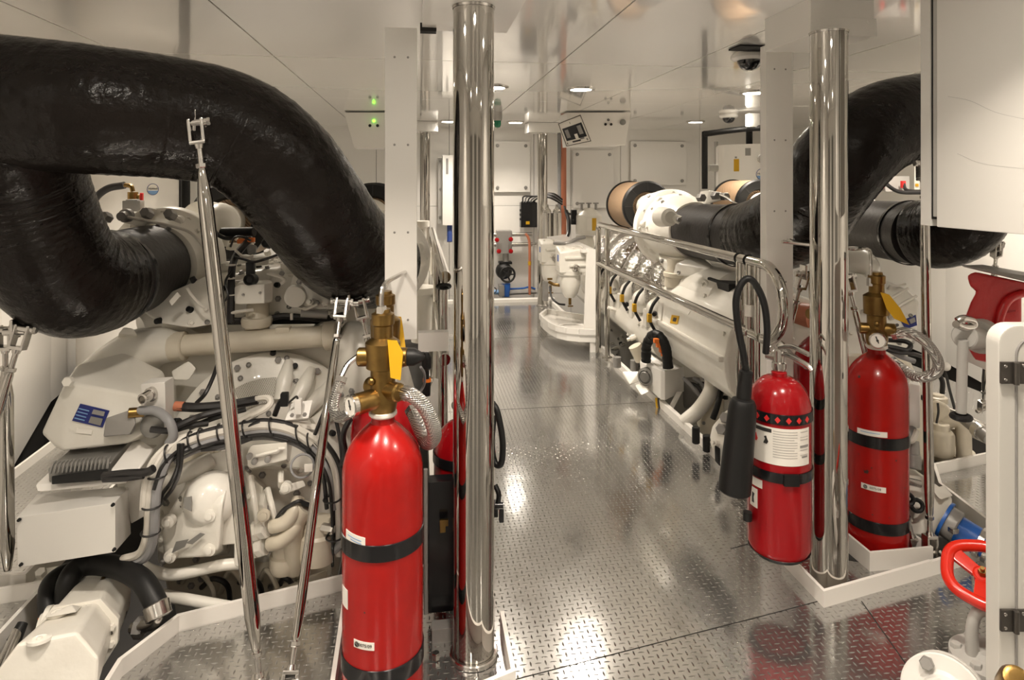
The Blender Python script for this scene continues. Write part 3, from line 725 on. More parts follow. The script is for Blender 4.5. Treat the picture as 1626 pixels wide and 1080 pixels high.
# ------------------------------------------------------------------ left engine
def ring_bolts(c, axis, R, n, r, h, parent, m='engine_white', a0=0., a1=2 * PI):
    u, w, d = frame_of(V(axis))
    for i in range(n):
        a = a0 + (a1 - a0) * i / n; q = V(c) + (u * math.cos(a) + w * math.sin(a)) * R
        part('bolt', B().lathe(q, d, [(0, r * 1.35), (.002, r * 1.35), (.003, r), (h, r), (h + .002, r * .8)], 6), m, parent)
def turbo(e, c, axis, R=.262, bolts=12, nose=0.):
    c = V(c); ax = V(axis).normalized()
    pr = [(-.52, .06), (-.50, .10), (-.40, .11), (-.36, .135), (-.30, .14), (-.22, .19), (-.16, .225), (-.10, R - .012), (-.085, R), (-.03, R), (-.02, R - .006), (.0, R - .03), (.03, R - .045), (.05, R - .06), (.085, R - .072), (.09, .17)]
    if nose: pr = pr[:11] + [(.0, R - .035), (.05, R - .05), (nose * .5, R - .045), (nose * .8, R - .07), (nose, .20), (nose + .01, .17)]
    h = part('turbocharger', B().lathe(c, ax, pr, 56), 'engine_white', e, 'white turbocharger casing')
    ring_bolts(c - ax * .03, ax, R - .026, bolts, .0125, .022, h)
    u, w, d = frame_of(ax)
    for i in range(7):
        a = i / 7 * 2 * PI + .3; q = c + (u * math.cos(a) + w * math.sin(a)) * (R - .055) - ax * .02
        part('casting_boss', B().lathe(q, ax, [(0, .034), (.045, .032), (.055, .024), (.057, 0)], 18), 'engine_white', h)
    # spiral housing behind the flange
    pts = []; rr = []
    for i in range(19):
        a = i / 18 * 1.75 * PI - .6; k = i / 18
        pts.append(c - ax * .13 + (u * math.cos(a) + w * math.sin(a)) * (.16 + .03 * k)); rr.append(.055 + .05 * k)
    part('volute', B().tube(pts, rr, 18, 2), 'engine_white', h)
    return h
def air_filter(e, c, axis, R=.205, L=.34):
    # ring filter: black end plate, brown pleated body; axis points to the viewer side
    c = V(c); ax = V(axis).normalized()
    f = part('air_filter', B().lathe(c, ax, [(-L, R - .01), (-.02, R - .006)], 56), 'pleat', e, 'brown pleated ring air filter')
    part('end_ring', B().lathe(c, ax, [(-.03, R), (.0, R + .002), (.012, R - .012), (.012, R * .62), (-.05, R * .50), (-.09, R * .48)], 56, caps=False), 'rubber', f, 'black rubber end ring')
    part('end_ring', B().lathe(c - ax * L, -ax, [(-.02, R), (.0, R + .002), (.012, R - .012)], 48), 'rubber', f)
    u, w, d = frame_of(ax)
    for i in range(8):
        a = i / 8 * 2 * PI; p = c + (u * math.cos(a) + w * math.sin(a)) * R * .78 + ax * .012
        part('ring_rib', B().box(p, (.004, R * .3, .004), .001, M=Matrix((( -u * math.sin(a) + w * math.cos(a)), (u * math.cos(a) + w * math.sin(a)), d)).transposed()), 'cable_black', f)
    part('inlet_neck', B().lathe(c, ax, [(-.10, .085), (.05, .10), (.10, .112), (.16, .112), (.20, .12), (.30, .13)], 40), 'engine_white', f, 'white inlet neck')
    return f
def cables(e, runs, name='cable', n=8, sub=10):
    for m, r, pts in runs: part(name, B().tube([P(*q) for q in pts], r, n, sub), m, e)
def head_cover(e, c, sz, yaw=0., tilt=0.):
    M = Matrix.Rotation(yaw, 3, 'Z') @ Matrix.Rotation(tilt, 3, 'Y')
    h = part('head_cover', B().box(c, sz, .018, M=M, seg=3), 'engine_white', e)
    for sx in (-.35, .35):
        for sy in (-.35, .35):
            q = V(c) + M @ V((sx * sz[0], sy * sz[1], sz[2] / 2)); part('bolt', B().nut(q, M @ UP, .012, .014), 'engine_white', h)
    return h
E = thing('marine_engine', 'white painted marine diesel engine on the left under the black exhaust arch', 'engine', (-.62, 4.2, -.5))
# main block with its V banks, running back along the walkway
def vprofile(x0, y0, y1, half=.60):
    pts = [(-half * .55, -.45), (half * .55, -.45), (half * .72, .05), (half, .22), (half, .50), (half * .55, .93), (half * .2, .80), (-half * .2, .80), (-half * .55, .93), (-half, .50), (-half, .22), (-half * .72, .05)]
    return B().prism([(x0 + x, y0, z) for x, z in pts], (0, y1 - y0, 0), .02)
EX = -.72
part('crankcase', vprofile(EX, 3.05, 6.3, .58), 'engine_white', E)
for i in range(6):
    y = 3.55 + i * .45
    for s in (-1, 1): head_cover(E, V((EX + s * .43, y, .80)), (.34, .38, .16), 0, s * .75)
    part('exhaust_port', B().tube([(EX + .2, y, .98), (EX + .1, y, 1.06), (EX + .02, y, 1.05)], .06, 14, 5), 'foil', E)
part('exhaust_manifold', B().tube([(EX, 3.45, 1.06), (EX, 6.2, 1.06)], .10, 20, 1), 'foil', E)
TO = P(258, 418, 3.08); TI = P(606, 412, 3.5)
ax0 = (P(168, 446, 2.62) - P(232, 424, 2.96)).normalized()
th = turbo(E, TO, ax0)
turbo(E, TI, V((.05, -1, 0)), bolts=8)
part('mount_flange', B().hull([P(190, 352, 2.95), P(232, 328, 2.95), P(250, 332, 3.0), P(228, 362, 2.95), P(190, 352, 3.1), P(232, 328, 3.1), P(250, 332, 3.15)], .01), 'engine_white', th)
for px, py in ((172, 347), (237, 341), (274, 343)):
    q = P(px, py, 2.93); part('union_nut', B().nut(q, ax0 + V((0, 0, .35)), .024, .05), 'cast_grey', th)
part('sensor', B().lathe(P(203, 342, 2.9), ax0, [(0, .03), (.025, .03), (.03, .022), (.06, .02)], 16), 'cast_grey', th)
part('oil_line', B().tube([P(197, 344, 2.86), P(230, 350, 2.86), P(268, 358, 2.84), P(300, 368, 2.84), P(318, 385, 2.86), P(330, 408, 2.9)], .007, 8, 6), 'cable_white', th)
# plate low on the casing and its wedge shaped skirt
part('skirt', B().hull([P(218, 488, 2.85), P(330, 480, 2.8), P(345, 430, 2.85), P(340, 515, 2.8), P(300, 522, 2.75), P(250, 512, 2.8), P(225, 500, 3.1), P(345, 510, 3.1), P(350, 430, 3.1)], .018), 'engine_white', th)
part('name_plate', B().quad(P(270, 478, 2.69), P(282, 464, 2.69), P(287, 470, 2.69), P(274, 485, 2.69), .006), 'engine_white', th)
part('pipe_clip', B().tube([P(297, 458, 2.72), P(305, 470, 2.71), P(318, 484, 2.7), P(326, 489, 2.71)], .006, 8, 6), 'cable_white', th)
f = air_filter(E, P(362, 352, 3.75), V((-.15, -1, 0)), .225, .3)
air_filter(E, P(592, 345, 4.3), V((0, -1, 0)), .225, .3)
part('inlet_dome', B().ball(P(349, 354, 3.35), (.10, .13, .10), 14), 'engine_white', E)
# hoses and fittings behind: brass cock with red handle and black hose
part('hose', B().tube([P(146, 345, 3.6), P(150, 318, 3.6), P(170, 300, 3.6), P(198, 294, 3.6)], .02, 12, 8), 'cable_black', E)
cock = part('drain_cock', B().tube([P(198, 294, 3.55), P(208, 296, 3.55), P(211, 304, 3.55)], .012, 8, 6).cyl(P(211, 305, 3.55), P(211, 319, 3.55), .026).cyl(P(211, 311, 3.55), P(222, 313, 3.55), .012), 'brass', E)
part('handle', B().box(P(225, 313, 3.52), (.014, .02, .045), .003), 'red_print', cock)
part('fitting_base', B().box(P(212, 327, 3.5), (.09, .06, .06), .006).box(P(212, 321, 3.5), (.06, .05, .03), .004), 'cast_grey', E)
# vee top: sensor box, plugs, pipes
D = 3.0
part('valley_cover', B().hull([P(340, 440, 3.0), P(470, 420, 3.0), P(540, 470, 3.0), P(530, 505, 2.95), P(345, 505, 2.95), P(345, 420, 3.5), P(540, 420, 3.5), P(560, 500, 3.4)], .03, 3), 'engine_white', E)
fb = part('filter_block', B().hull([P(382, 452, 2.78), P(420, 451, 2.78), P(433, 448, 2.86), P(433, 480, 2.86), P(420, 482, 2.78), P(372, 484, 2.78), P(372, 456, 2.8), P(380, 446, 2.95), P(430, 444, 2.95)], .008), 'engine_white', E)
part('sensor_plug', B().lathe(P(398, 444, 2.78), V((-.1, -1, .1)), [(-.03, .024), (.02, .024), (.022, .019), (.016, .012)], 20), 'rubber', fb)
part('sensor_plug', B().box(P(398, 426, 2.86), (.034, .034, .055), .004), 'rubber', fb)
for px, py in ((386, 468), (413, 465)): part('screw', B().nut(P(px, py, 2.775), V((0, -1, 0)), .006, .005), 'cast_grey', fb)
part('stand_pipe', B().cyl(P(408, 525, 2.86), P(410, 478, 2.9), .052, .046, 24).lathe(P(408, 508, 2.86), UP, [(-.025, .062), (0, .066), (.012, .062)], 24), 'engine_cream', E)
random.seed(3)
for i in range(26):
    px = random.uniform(350, 500); lo = 378 + max(0, (px - 440)) * .9
    py = random.uniform(lo, 440); d = random.uniform(3.0, 3.3)
    s = random.uniform(.022, .05)
    k = i % 4
    if k == 0: b = B().box(P(px, py, d), (s * 1.6, s * 1.6, s), .006, rz=random.uniform(0, 1))
    elif k == 1: b = B().cyl(P(px, py, d), P(px + random.uniform(-5, 5), py + 12, d), s * .55, n=16, ch=.003)
    elif k == 2: b = B().nut(P(px, py, d), (random.uniform(-.4, .4), -.5, .8), s * .6, s)
    else: b = B().tube([P(px, py, d), P(px + 8, py - 8, d), P(px + 22, py - 6, d), P(px + 30, py + 6, d)], .008, 8, 5)
    part(('rocker_boss', 'injector_body', 'pipe_union', 'fuel_line')[k], b, 'engine_white', E)
part('black_sleeve', B().cyl(P(352, 369, 3.05), P(404, 368, 3.0), .022, n=18, ch=.004), 'rubber', E)
for px, py in ((383, 383), (399, 381)): part('yellow_connector', B().box(P(px, py, 2.98), (.03, .03, .02), .004), 'orange', E)
part('injector_plug', B().cyl(P(400, 392, 2.95), P(400, 402, 2.93), .022, .018, 16, .003), 'alu_grey', E)
part('sensor_plug', B().ball(P(423, 386, 2.95), .022, 10).cyl(P(421, 386, 2.95), P(432, 389, 2.95), .014), 'rubber', E)
cables(E, [('cable_black', .016, [(366, 512, 2.78), (367, 470, 2.8), (368, 430, 2.84), (374, 408, 2.9), (386, 392, 2.95), (398, 380, 3.0)]),
           ('cable_black', .006, [(372, 408, 2.88), (388, 412, 2.86), (402, 416, 2.86), (420, 412, 2.88), (443, 404, 2.9), (452, 402, 2.95)]),
           ('cable_black', .005, [(366, 392, 2.92), (372, 378, 2.95), (384, 376, 2.96), (398, 382, 2.95)]),
           ('cable_black', .005, [(367, 430, 2.8), (358, 448, 2.76), (362, 470, 2.74), (352, 482, 2.74)]),
           ('cable_black', .010, [(338, 362, 3.0), (345, 372, 3.0), (358, 378, 3.0), (372, 378, 3.02)]),
           ('cable_white', .006, [(374, 398, 2.9), (384, 406, 2.88), (395, 408, 2.87), (402, 406, 2.88)]),
           ('cable_white', .0075, [(425, 434, 2.85), (440, 438, 2.83), (452, 444, 2.82), (446, 450, 2.82)]),
           ('cable_white', .007, [(362, 498, 2.78), (385, 494, 2.78), (402, 492, 2.8)]),
           ('cable_black', .014, [(428, 506, 2.9), (450, 502, 2.9), (480, 504, 2.9), (515, 506, 2.92), (545, 500, 2.95)]),
           ('cable_white', .006, [(463, 498, 2.85), (463, 508, 2.84)])])
for y in (421, 442, 468): part('cable_tie', B().torus(P(367, y, 2.8), UP, .0165, .003, 16, 6), 'cable_white', E)
part('bracket_plate', B().hull([P(466, 434, 2.9), P(490, 440, 2.9), P(520, 470, 2.9), P(548, 492, 2.9), P(500, 492, 2.86), P(455, 480, 2.9), P(466, 440, 3.1), P(550, 490, 3.1), P(456, 480, 3.1)], .012), 'engine_white', E)
part('bracket_boss', B().lathe(P(470, 470, 2.88), (0, -1, 0), [(-.02, .05), (.03, .045), (.034, .03)], 24), 'engine_white', E)
for px, py in ((504, 481), (448, 434)): part('bolt', B().nut(P(px, py, 2.86), (0, -1, 0), .012, .012), 'cast_grey', E)
part('crank_vent_cap', B().cyl(P(478, 497, 2.84), P(520, 500, 2.86), .018, n=14), 'cast_grey', E)
# coolant cross pipe with end collars
k0, k1 = P(292, 549, 2.8), P(540, 532, 2.86)
part('coolant_pipe', B().tube([k0, k1], .046, 28, 1), 'engine_cream', E, 'cream coolant pipe crossing the engine front')
for q0, q1 in ((P(273, 551, 2.8), P(298, 549, 2.8)), (P(516, 534, 2.86), P(545, 531, 2.86))): part('pipe_collar', B().lathe(q0, q1 - q0, [(0, .056), (.004, .062), (.055, .062), (.06, .055)], 28), 'engine_cream', E)
part('pipe_stop', B().box(P(450, 524, 2.83), (.06, .05, .03), .006), 'engine_cream', E)
part('intake_elbow', B().tube([P(282, 550, 2.8), P(248, 551, 2.82), P(215, 566, 2.85), P(170, 605, 2.9), P(135, 660, 3.0)], [.06, .085, .115, .13, .12], 32, 10), 'engine_white', E)
part('elbow_ridge', B().tube([P(224, 520, 2.85), P(250, 512, 2.9), P(285, 520, 2.95), P(300, 530, 3.0)], [.05, .09, .1, .08], 20, 8), 'engine_white', E)
part('intake_elbow', B().tube([P(540, 532, 2.86), P(562, 545, 2.88), P(585, 580, 2.9), P(598, 640, 2.95)], [.062, .10, .16, .18], 32, 10), 'engine_white', E)
part('lifting_lug', B().hull([P(188, 530, 2.75), P(196, 520, 2.75), P(212, 522, 2.75), P(218, 532, 2.75), P(186, 540, 2.85), P(216, 540, 2.85), P(200, 520, 2.8)], .005), 'engine_white', E)
# flywheel side housing with blue plate
hs = part('side_housing', B().hull([P(104, 606, 2.5), P(222, 628, 2.46), P(226, 690, 2.42), P(200, 705, 2.42), P(100, 716, 2.46), P(66, 688, 2.5),
    P(122, 580, 2.62), P(200, 560, 2.75), P(262, 590, 2.72), P(268, 640, 2.6), P(250, 690, 2.6), P(90, 712, 2.8), P(75, 680, 2.8), P(150, 570, 2.95)], .011, 3), 'engine_white', E, 'white angular side housing with a blue plate')
stick_all = [('blue_plate', [(128, 641), (174, 652), (163, 679), (115, 668)], 'blue_label', .003, 'dark blue data plate'),
    ('plate_photo', [(149, 650), (167, 654), (165, 661), (146, 657)], 'ink_grey', .007, None), ('plate_photo', [(145, 661), (164, 665), (160, 676), (141, 671)], 'alu_grey', .007, None),
    ('small_plate', [(123, 680), (147, 683), (146, 690), (121, 687)], 'paper', .003, None)] + [
    ('plate_line', [(126 - i * 2.4, 648 + i * 5), (142 - i * 2.4, 652 + i * 5), (141.6 - i * 2.4, 653.4 + i * 5), (125.6 - i * 2.4, 649.4 + i * 5)], 'blue_light', .006, None) for i in range(4)]
for nm, qp, mm, lf, lb in stick_all: stick(nm, hs, qp, mm, lb, lf)
part('bolt', B().nut(P(110, 606, 2.47), (0, -1, .2), .02, .02), 'engine_white', hs)
part('grey_module', B().hull([P(168, 664, 2.38), P(210, 650, 2.38), P(216, 672, 2.36), P(206, 690, 2.36), P(164, 694, 2.38), P(170, 664, 2.5), P(215, 655, 2.5), P(165, 694, 2.5), P(212, 690, 2.5)], .006), 'cast_grey', E)
tb = part('terminal_box', B().hull([P(223, 610, 2.42), P(262, 606, 2.38), P(276, 598, 2.5), P(277, 664, 2.5), P(264, 690, 2.4), P(226, 690, 2.42), P(240, 600, 2.55), P(236, 690, 2.55)], .006), 'white_matt', E)
part('cable_gland', B().lathe(P(242, 625, 2.40), V((-.35, -1, -.1)), [(-.02, .026), (.012, .026), (.014, .02), (.05, .02), (.052, .014), (.03, .012)], 20), 'steel', tb)
part('lens_disc', B().lathe(P(242, 676, 2.40), V((-.2, -1, .1)), [(0, .045), (.012, .04), (.016, .032), (.02, .02), (.022, 0)], 24), 'alu_grey', tb)
part('small_gland', B().lathe(P(219, 655, 2.38), V((-1, -.4, .1)), [(-.02, .018), (.03, .018), (.032, .012)], 14), 'brass', tb)
part('grey_conduit', B().tube([P(222, 652, 2.38), P(248, 653, 2.36), P(268, 668, 2.33), P(275, 690, 2.32), P(268, 705, 2.32)], .016, 14, 8), 'cable_grey', E)
# flywheel guard: domed half cone with perforated front and ribs
GC = P(425, 705, 2.82); ga = (V((0, 0, HC)) - GC); ga.z = ga.z * .35; ga = ga.normalized()
fg = part('flywheel_guard', B().lathe(GC, ga, [(-.12, .36), (-.02, .385), (.0, .385), (.015, .37), (.03, .30), (.06, .27), (.09, .19), (.10, .10)], 64), 'engine_white', E, 'white domed flywheel guard')
gu, gw, gd = frame_of(ga)
def gpt(ang, r, t): return GC + (gu * math.cos(ang) + gw * math.sin(ang)) * r + gd * t
upang = max((gpt(a * .01, 1, 0).z, a * .01) for a in range(629))[1]; sgn = 1 if gpt(upang + .3, 1, 0).dot(RGT) > gpt(upang - .3, 1, 0).dot(RGT) else -1
for k in (.25, .55, .85, 1.15):
    a = upang + sgn * k; part('rib', B().tube([gpt(a, .35, .02), gpt(a, .28, .075), gpt(a, .2, .105)], [.02, .034, .03], 12, 5), 'engine_white', fg)
b = B()
pm = [gpt(upang - sgn * .50 + sgn * .62 * i / 10, r, t) for i in range(11) for r, t in ((.285, .055), (.19, .096))]
for i in range(10):
    q = pm[2 * i:2 * i + 4]; b.prism((q[0], q[2], q[3], q[1]), gd * .004)
part('perforated_screen', b, 'perforated', fg, 'fine perforated screen')
for k in (-.35, .12, .62, -.8): part('bolt', B().nut(gpt(upang + sgn * k, .355, .015), gd, .014, .02), 'cast_grey', fg)
part('side_lug', B().hull([P(272, 590, 2.7), P(300, 572, 2.7), P(312, 585, 2.7), P(300, 604, 2.68), P(276, 604, 2.68), P(274, 590, 2.8), P(310, 590, 2.8)], .008), 'engine_white', E)
cables(E, [('cable_black', .008, [(345, 580, 2.6), (338, 600, 2.55), (326, 625, 2.5), (312, 640, 2.5)]),
           ('cable_black', .018, [(284, 646, 2.45), (320, 647, 2.45), (370, 642, 2.48), (410, 635, 2.5)]),
           ('cable_black', .010, [(436, 660, 2.5), (444, 640, 2.5), (452, 632, 2.48)]),
           ('cable_black', .004, [(458, 640, 2.46), (470, 630, 2.46), (473, 634, 2.46)])])
part('connector', B().box(P(452, 634, 2.47), (.028, .03, .05), .005), 'rubber', E); part('connector', B().cyl(P(278, 645, 2.45), P(292, 646, 2.45), .018), 'copper_red', E)
part('relay_plate', B().hull([P(452, 668, 2.46), P(462, 640, 2.5), P(497, 634, 2.5), P(490, 664, 2.46), P(453, 672, 2.5), P(490, 668, 2.52)], .004), 'white_matt', E)
part('relay', B().box(P(474, 645, 2.46), (.026, .03, .055), .004), 'white_matt', E)
for px, py in ((464, 659), (484, 658)): part('screw', B().nut(P(px, py, 2.44), (0, -1, 0), .008, .008), 'cast_grey', E)
# grey finned control unit on its tray
part('tray', B().hull([P(56, 770, 2.35), P(124, 706, 2.72), P(250, 706, 2.62), P(205, 760, 2.3), P(200, 768, 2.3), P(60, 782, 2.33), P(120, 716, 2.72), P(248, 716, 2.62)], .004), 'white_gloss', E)
ecu = part('control_unit', B().hull([P(76, 744, 2.36), P(176, 734, 2.32), P(214, 692, 2.58), P(130, 698, 2.66), P(78, 766, 2.36), P(172, 760, 2.32), P(214, 706, 2.58), P(130, 712, 2.66)], .005), 'alu_grey', E, 'grey finned engine control unit')
stick('unit_label', ecu, [(146, 703), (185, 697), (178, 707), (139, 713)], 'paper')
for i in range(15):
    t = i / 14; q0 = P(84 + 88 * t, 738 - 8 * t, 2.335 - .03 * t); q1 = P(80 + 90 * t, 752 - 8 * t, 2.33 - .03 * t)
    part('fin', B().tube([P(89 + 86 * t, 733 - 8 * t, 2.355 - .03 * t), q0, q1], .0045, 6, 3), 'alu_grey', ecu)
part('plug_strip', B().hull([P(82, 756, 2.31), P(172, 744, 2.28), P(172, 762, 2.26), P(82, 770, 2.3), P(84, 758, 2.36), P(170, 748, 2.34)], .004), 'rubber', ecu)
part('rubber_foot', B().lathe(P(128, 697, 2.62), UP, [(-.01, .02), (.02, .02), (.024, .012)], 14), 'rubber', ecu); part('rubber_foot', B().lathe(P(150, 697, 2.62), UP, [(-.01, .02), (.016, .02), (.02, .012)], 14), 'rubber', ecu)
part('tray_box', B().hull([P(176, 746, 2.3), P(216, 694, 2.52), P(244, 712, 2.42), P(218, 745, 2.28), P(176, 764, 2.28), P(218, 752, 2.26), P(244, 718, 2.42)], .004), 'white_gloss', E)
cables(E, [('cable_black', .014, [(165, 756, 2.26), (200, 752, 2.23), (232, 750, 2.22), (244, 744, 2.22)]), ('cable_black', .010, [(165, 762, 2.24), (200, 760, 2.22), (228, 756, 2.22)])])
# white junction box under it
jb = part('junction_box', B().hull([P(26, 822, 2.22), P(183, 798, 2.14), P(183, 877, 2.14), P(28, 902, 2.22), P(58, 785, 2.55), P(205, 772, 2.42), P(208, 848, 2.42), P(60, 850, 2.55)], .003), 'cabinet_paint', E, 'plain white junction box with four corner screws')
for px, py, d in ((30, 826, 2.21), (179, 802, 2.13), (181, 873, 2.13), (33, 897, 2.21)): part('screw', B().lathe(P(px, py, d), (-.1, -1, 0), [(-.004, .006), (.004, .005), (.005, 0)], 10), 'rubber', jb)
part('back_plate', B().hull([P(198, 770, 2.4), P(242, 752, 2.36), P(238, 815, 2.36), P(208, 832, 2.4), P(200, 775, 2.5), P(240, 760, 2.5), P(238, 812, 2.5)], .004), 'white_matt', E)
# cable loom arching over the gearbox
def shift(pts, dx, dy, dd=0.): return [(a + dx, c + dy, d + dd) for a, c, d in pts]
L0 = [(195, 888, 2.32), (222, 878, 2.3), (234, 846, 2.28), (236, 806, 2.26), (240, 766, 2.26), (254, 728, 2.28), (288, 698, 2.34), (330, 684, 2.4), (376, 672, 2.44), (408, 656, 2.46)]
L1 = [(238, 900, 2.34), (246, 860, 2.3), (246, 800, 2.28), (252, 750, 2.28), (276, 714, 2.31), (320, 694, 2.36), (372, 682, 2.42), (420, 676, 2.45), (462, 684, 2.46), (496, 706, 2.46), (520, 745, 2.44), (527, 800, 2.44), (528, 885, 2.5)]
cables(E, [('cable_white', .014, L0), ('cable_white', .012, shift(L0[3:], -9, 2, -.01)), ('cable_grey', .016, shift(L0[:6], 10, 6, .0) + [(270, 724, 2.3)]),
           ('cable_white', .015, L1[3:10]), ('cable_grey', .011, shift(L1[4:12], 4, 9, .0)), ('cable_black', .010, shift(L1[4:], 3, -8, .01)), ('cable_white', .013, shift(L1[8:], 10, -4, 0)),
           ('cable_black', .009, shift(L1[9:], 18, -8, .0)), ('cable_black', .008, shift(L1[9:12], -8, 8, .01)),
           ('cable_white', .012, [(400, 660, 2.45), (420, 650, 2.45), (430, 640, 2.46), (424, 632, 2.48), (400, 636, 2.5), (370, 650, 2.52)]),
           ('cable_white', .016, [(395, 668, 2.46), (430, 676, 2.46), (470, 676, 2.48), (500, 680, 2.5)]),
           ('cable_black', .013, [(320, 712, 2.38), (360, 708, 2.4), (400, 694, 2.44)]), ('cable_black', .013, [(322, 704, 2.40), (360, 700, 2.42), (402, 688, 2.46)]),
           ('cable_black', .007, [(284, 705, 2.3), (282, 740, 2.3), (272, 765, 2.32), (258, 785, 2.34), (256, 800, 2.36)]), ('cable_black', .007, [(290, 705, 2.3), (286, 745, 2.3), (276, 772, 2.32), (262, 792, 2.34)]),
           ('cable_black', .012, [(240, 682, 2.36), (270, 684, 2.36), (300, 676, 2.38), (330, 672, 2.42)]), ('cable_black', .01, [(300, 680, 2.4), (340, 664, 2.44), (390, 650, 2.46)])])
for px, py, d in ((238, 800, 2.26), (236, 842, 2.28), (246, 752, 2.27), (264, 718, 2.29), (300, 696, 2.34), (316, 691, 2.36), (346, 684, 2.4), (386, 678, 2.42), (428, 674, 2.44), (470, 686, 2.45), (488, 698, 2.45), (506, 722, 2.44), (524, 790, 2.43), (528, 850, 2.45)):
    t = V((0, 0, 1)) if py > 745 else V((1, 0, .2))
    part('cable_tie', B().torus(P(px + 3, py + 3, d), t, .03, .0035, 18, 6), 'cable_black', E)
# gearbox
part('gearbox_case', B().hull([P(250, 770, 2.62), P(300, 742, 2.62), P(392, 738, 2.62), P(470, 742, 2.66), P(520, 770, 2.72), P(528, 880, 2.72), P(440, 900, 2.66), P(250, 880, 2.62), P(255, 770, 3.1), P(525, 740, 3.2), P(530, 900, 3.1), P(250, 900, 3.0)], .03, 3), 'engine_white', E, 'white gearbox casing')
gb = part('gearbox_cover', B().hull([P(262, 826, 2.4), P(282, 792, 2.4), P(300, 770, 2.44), P(332, 756, 2.44), P(362, 772, 2.42), P(352, 806, 2.36), P(348, 872, 2.36), P(330, 884, 2.36), P(262, 888, 2.38), P(258, 850, 2.4), P(300, 760, 2.62), P(370, 765, 2.62), P(365, 880, 2.62), P(260, 885, 2.62)], .012, 3), 'engine_worn', E)
part('cover_dome', B().lathe(P(336, 792, 2.44), (P(336, 788, 2.0) - P(336, 792, 2.44)), [(-.05, .10), (.03, .095), (.06, .075), (.075, .04), (.078, 0)], 32), 'engine_white', gb)
part('dark_tab', B().quad(P(293, 790, 2.35), P(305, 788, 2.35), P(305, 812, 2.34), P(293, 806, 2.34), .006), 'alu_grey', gb)
for px, py in ((267, 829), (333, 819), (333, 873), (270, 884)): part('bolt', B().lathe(P(px, py, 2.36), (-.1, -1, .1), [(-.02, .022), (.004, .022), (.006, .012), (.014, .012), (.016, 0)], 14), 'engine_white', gb)
part('worn_patch', B().quad(P(273, 878, 2.352), P(280, 860, 2.352), P(300, 856, 2.352), P(294, 868, 2.352), .003), 'alu_grey', gb)
part('worn_patch', B().quad(P(296, 862, 2.35), P(318, 846, 2.35), P(326, 848, 2.35), P(306, 864, 2.35), .003), 'alu_grey', gb)
part('cover_plate', B().hull([P(350, 810, 2.42), P(392, 806, 2.42), P(392, 862, 2.42), P(352, 866, 2.42), P(352, 810, 2.6), P(392, 806, 2.6), P(392, 862, 2.6)], .006), 'engine_white', E)
part('casting_web', B().hull([P(395, 850, 2.5), P(388, 745, 2.55), P(418, 775, 2.5), P(405, 850, 2.48), P(395, 850, 2.7), P(392, 745, 2.7), P(425, 770, 2.7)], .008), 'engine_worn', E)
part('casting_web', B().hull([P(404, 772, 2.56), P(424, 778, 2.52), P(436, 812, 2.48), P(432, 846, 2.48), P(408, 846, 2.48), P(405, 800, 2.46), P(418, 800, 2.42), P(420, 836, 2.42), P(430, 780, 2.7), P(404, 846, 2.7), P(440, 840, 2.7)], .008), 'engine_worn', E)
for q0, q1 in (((398, 756), (412, 846)), ((425, 776), (440, 836)), ((446, 750), (446, 772))): part('casting_rib', B().tube([P(*q0, 2.5), P((q0[0] + q1[0]) / 2, (q0[1] + q1[1]) / 2, 2.44), P(*q1, 2.46)], .011, 8, 5), 'engine_white', E)
part('bolt', B().lathe(P(419, 818, 2.42), (0, -1, .1), [(0, .024), (.008, .022), (.01, .014), (.016, .014), (.018, 0)], 16), 'engine_cream', E)
sp = part('side_plate', B().hull([P(392, 722, 2.42), P(398, 707, 2.42), P(456, 702, 2.44), P(456, 730, 2.44), P(400, 744, 2.42), P(393, 740, 2.42), P(400, 705, 2.6), P(465, 702, 2.6), P(460, 735, 2.6), P(398, 744, 2.6)], .007), 'engine_white', E)
for px, py in ((396, 725), (404, 733), (425, 730)): part('bolt', B().lathe(P(px, py, 2.41), (0, -1, 0), [(-.01, .011), (.006, .011), (.008, .005), (.009, 0)], 12), 'cast_grey', sp)
part('step_rib', B().tube([P(407, 724, 2.41), P(440, 716, 2.42), P(442, 713, 2.42), P(452, 712, 2.43)], .006, 8, 3), 'engine_white', sp)
part('pump_box', B().hull([P(334, 720, 2.48), P(366, 714, 2.48), P(366, 750, 2.48), P(334, 750, 2.48), P(336, 720, 2.7), P(366, 716, 2.7), P(366, 750, 2.7)], .008), 'engine_white', E)
part('oil_duct', B().tube([P(255, 766, 2.5), P(290, 752, 2.48), P(322, 738, 2.48), P(336, 730, 2.5)], .034, 16, 8), 'engine_white', E)
part('oil_duct', B().tube([P(300, 735, 2.55), P(320, 722, 2.52), P(345, 712, 2.52)], .03, 16, 8), 'engine_cream', E)
part('lever', B().hull([P(442, 780, 2.45), P(450, 770, 2.45), P(482, 762, 2.45), P(486, 772, 2.45), P(452, 786, 2.45), P(444, 786, 2.5), P(482, 772, 2.5)], .006).lathe(P(455, 773, 2.44), (0, -1, 0), [(-.01, .02), (.012, .02), (.013, .012), (.02, .011)], 16), 'engine_white', E)
part('wire_loop', B().torus(P(480, 740, 2.42), (P(480, 740, 2) - V((0, 0, HC))), .04, .004, 30, 6), 'cable_grey', E)
part('loop_tag', B().box(P(490, 743, 2.40), (.03, .006, .028), .002), 'paper', E)
for py, dx in ((838, 0), (866, -4)):
    a, c = P(404 + dx, py + 6, 2.46), P(432 + dx, py - 2, 2.44)
    part('pipe_coupling', B().lathe(a, c - a, [(0, .032), (.004, .036), (.026, .036), (.028, .03), (.034, .03), (.036, .036), (.06, .036), (.064, .03)], 8), 'engine_white', E)
    part('coolant_hose', B().tube([c, P(452 + dx, py - 8, 2.43), P(468, py - 26, 2.44), P(474, py - 44, 2.48)], .026, 18, 8), 'engine_cream', E)
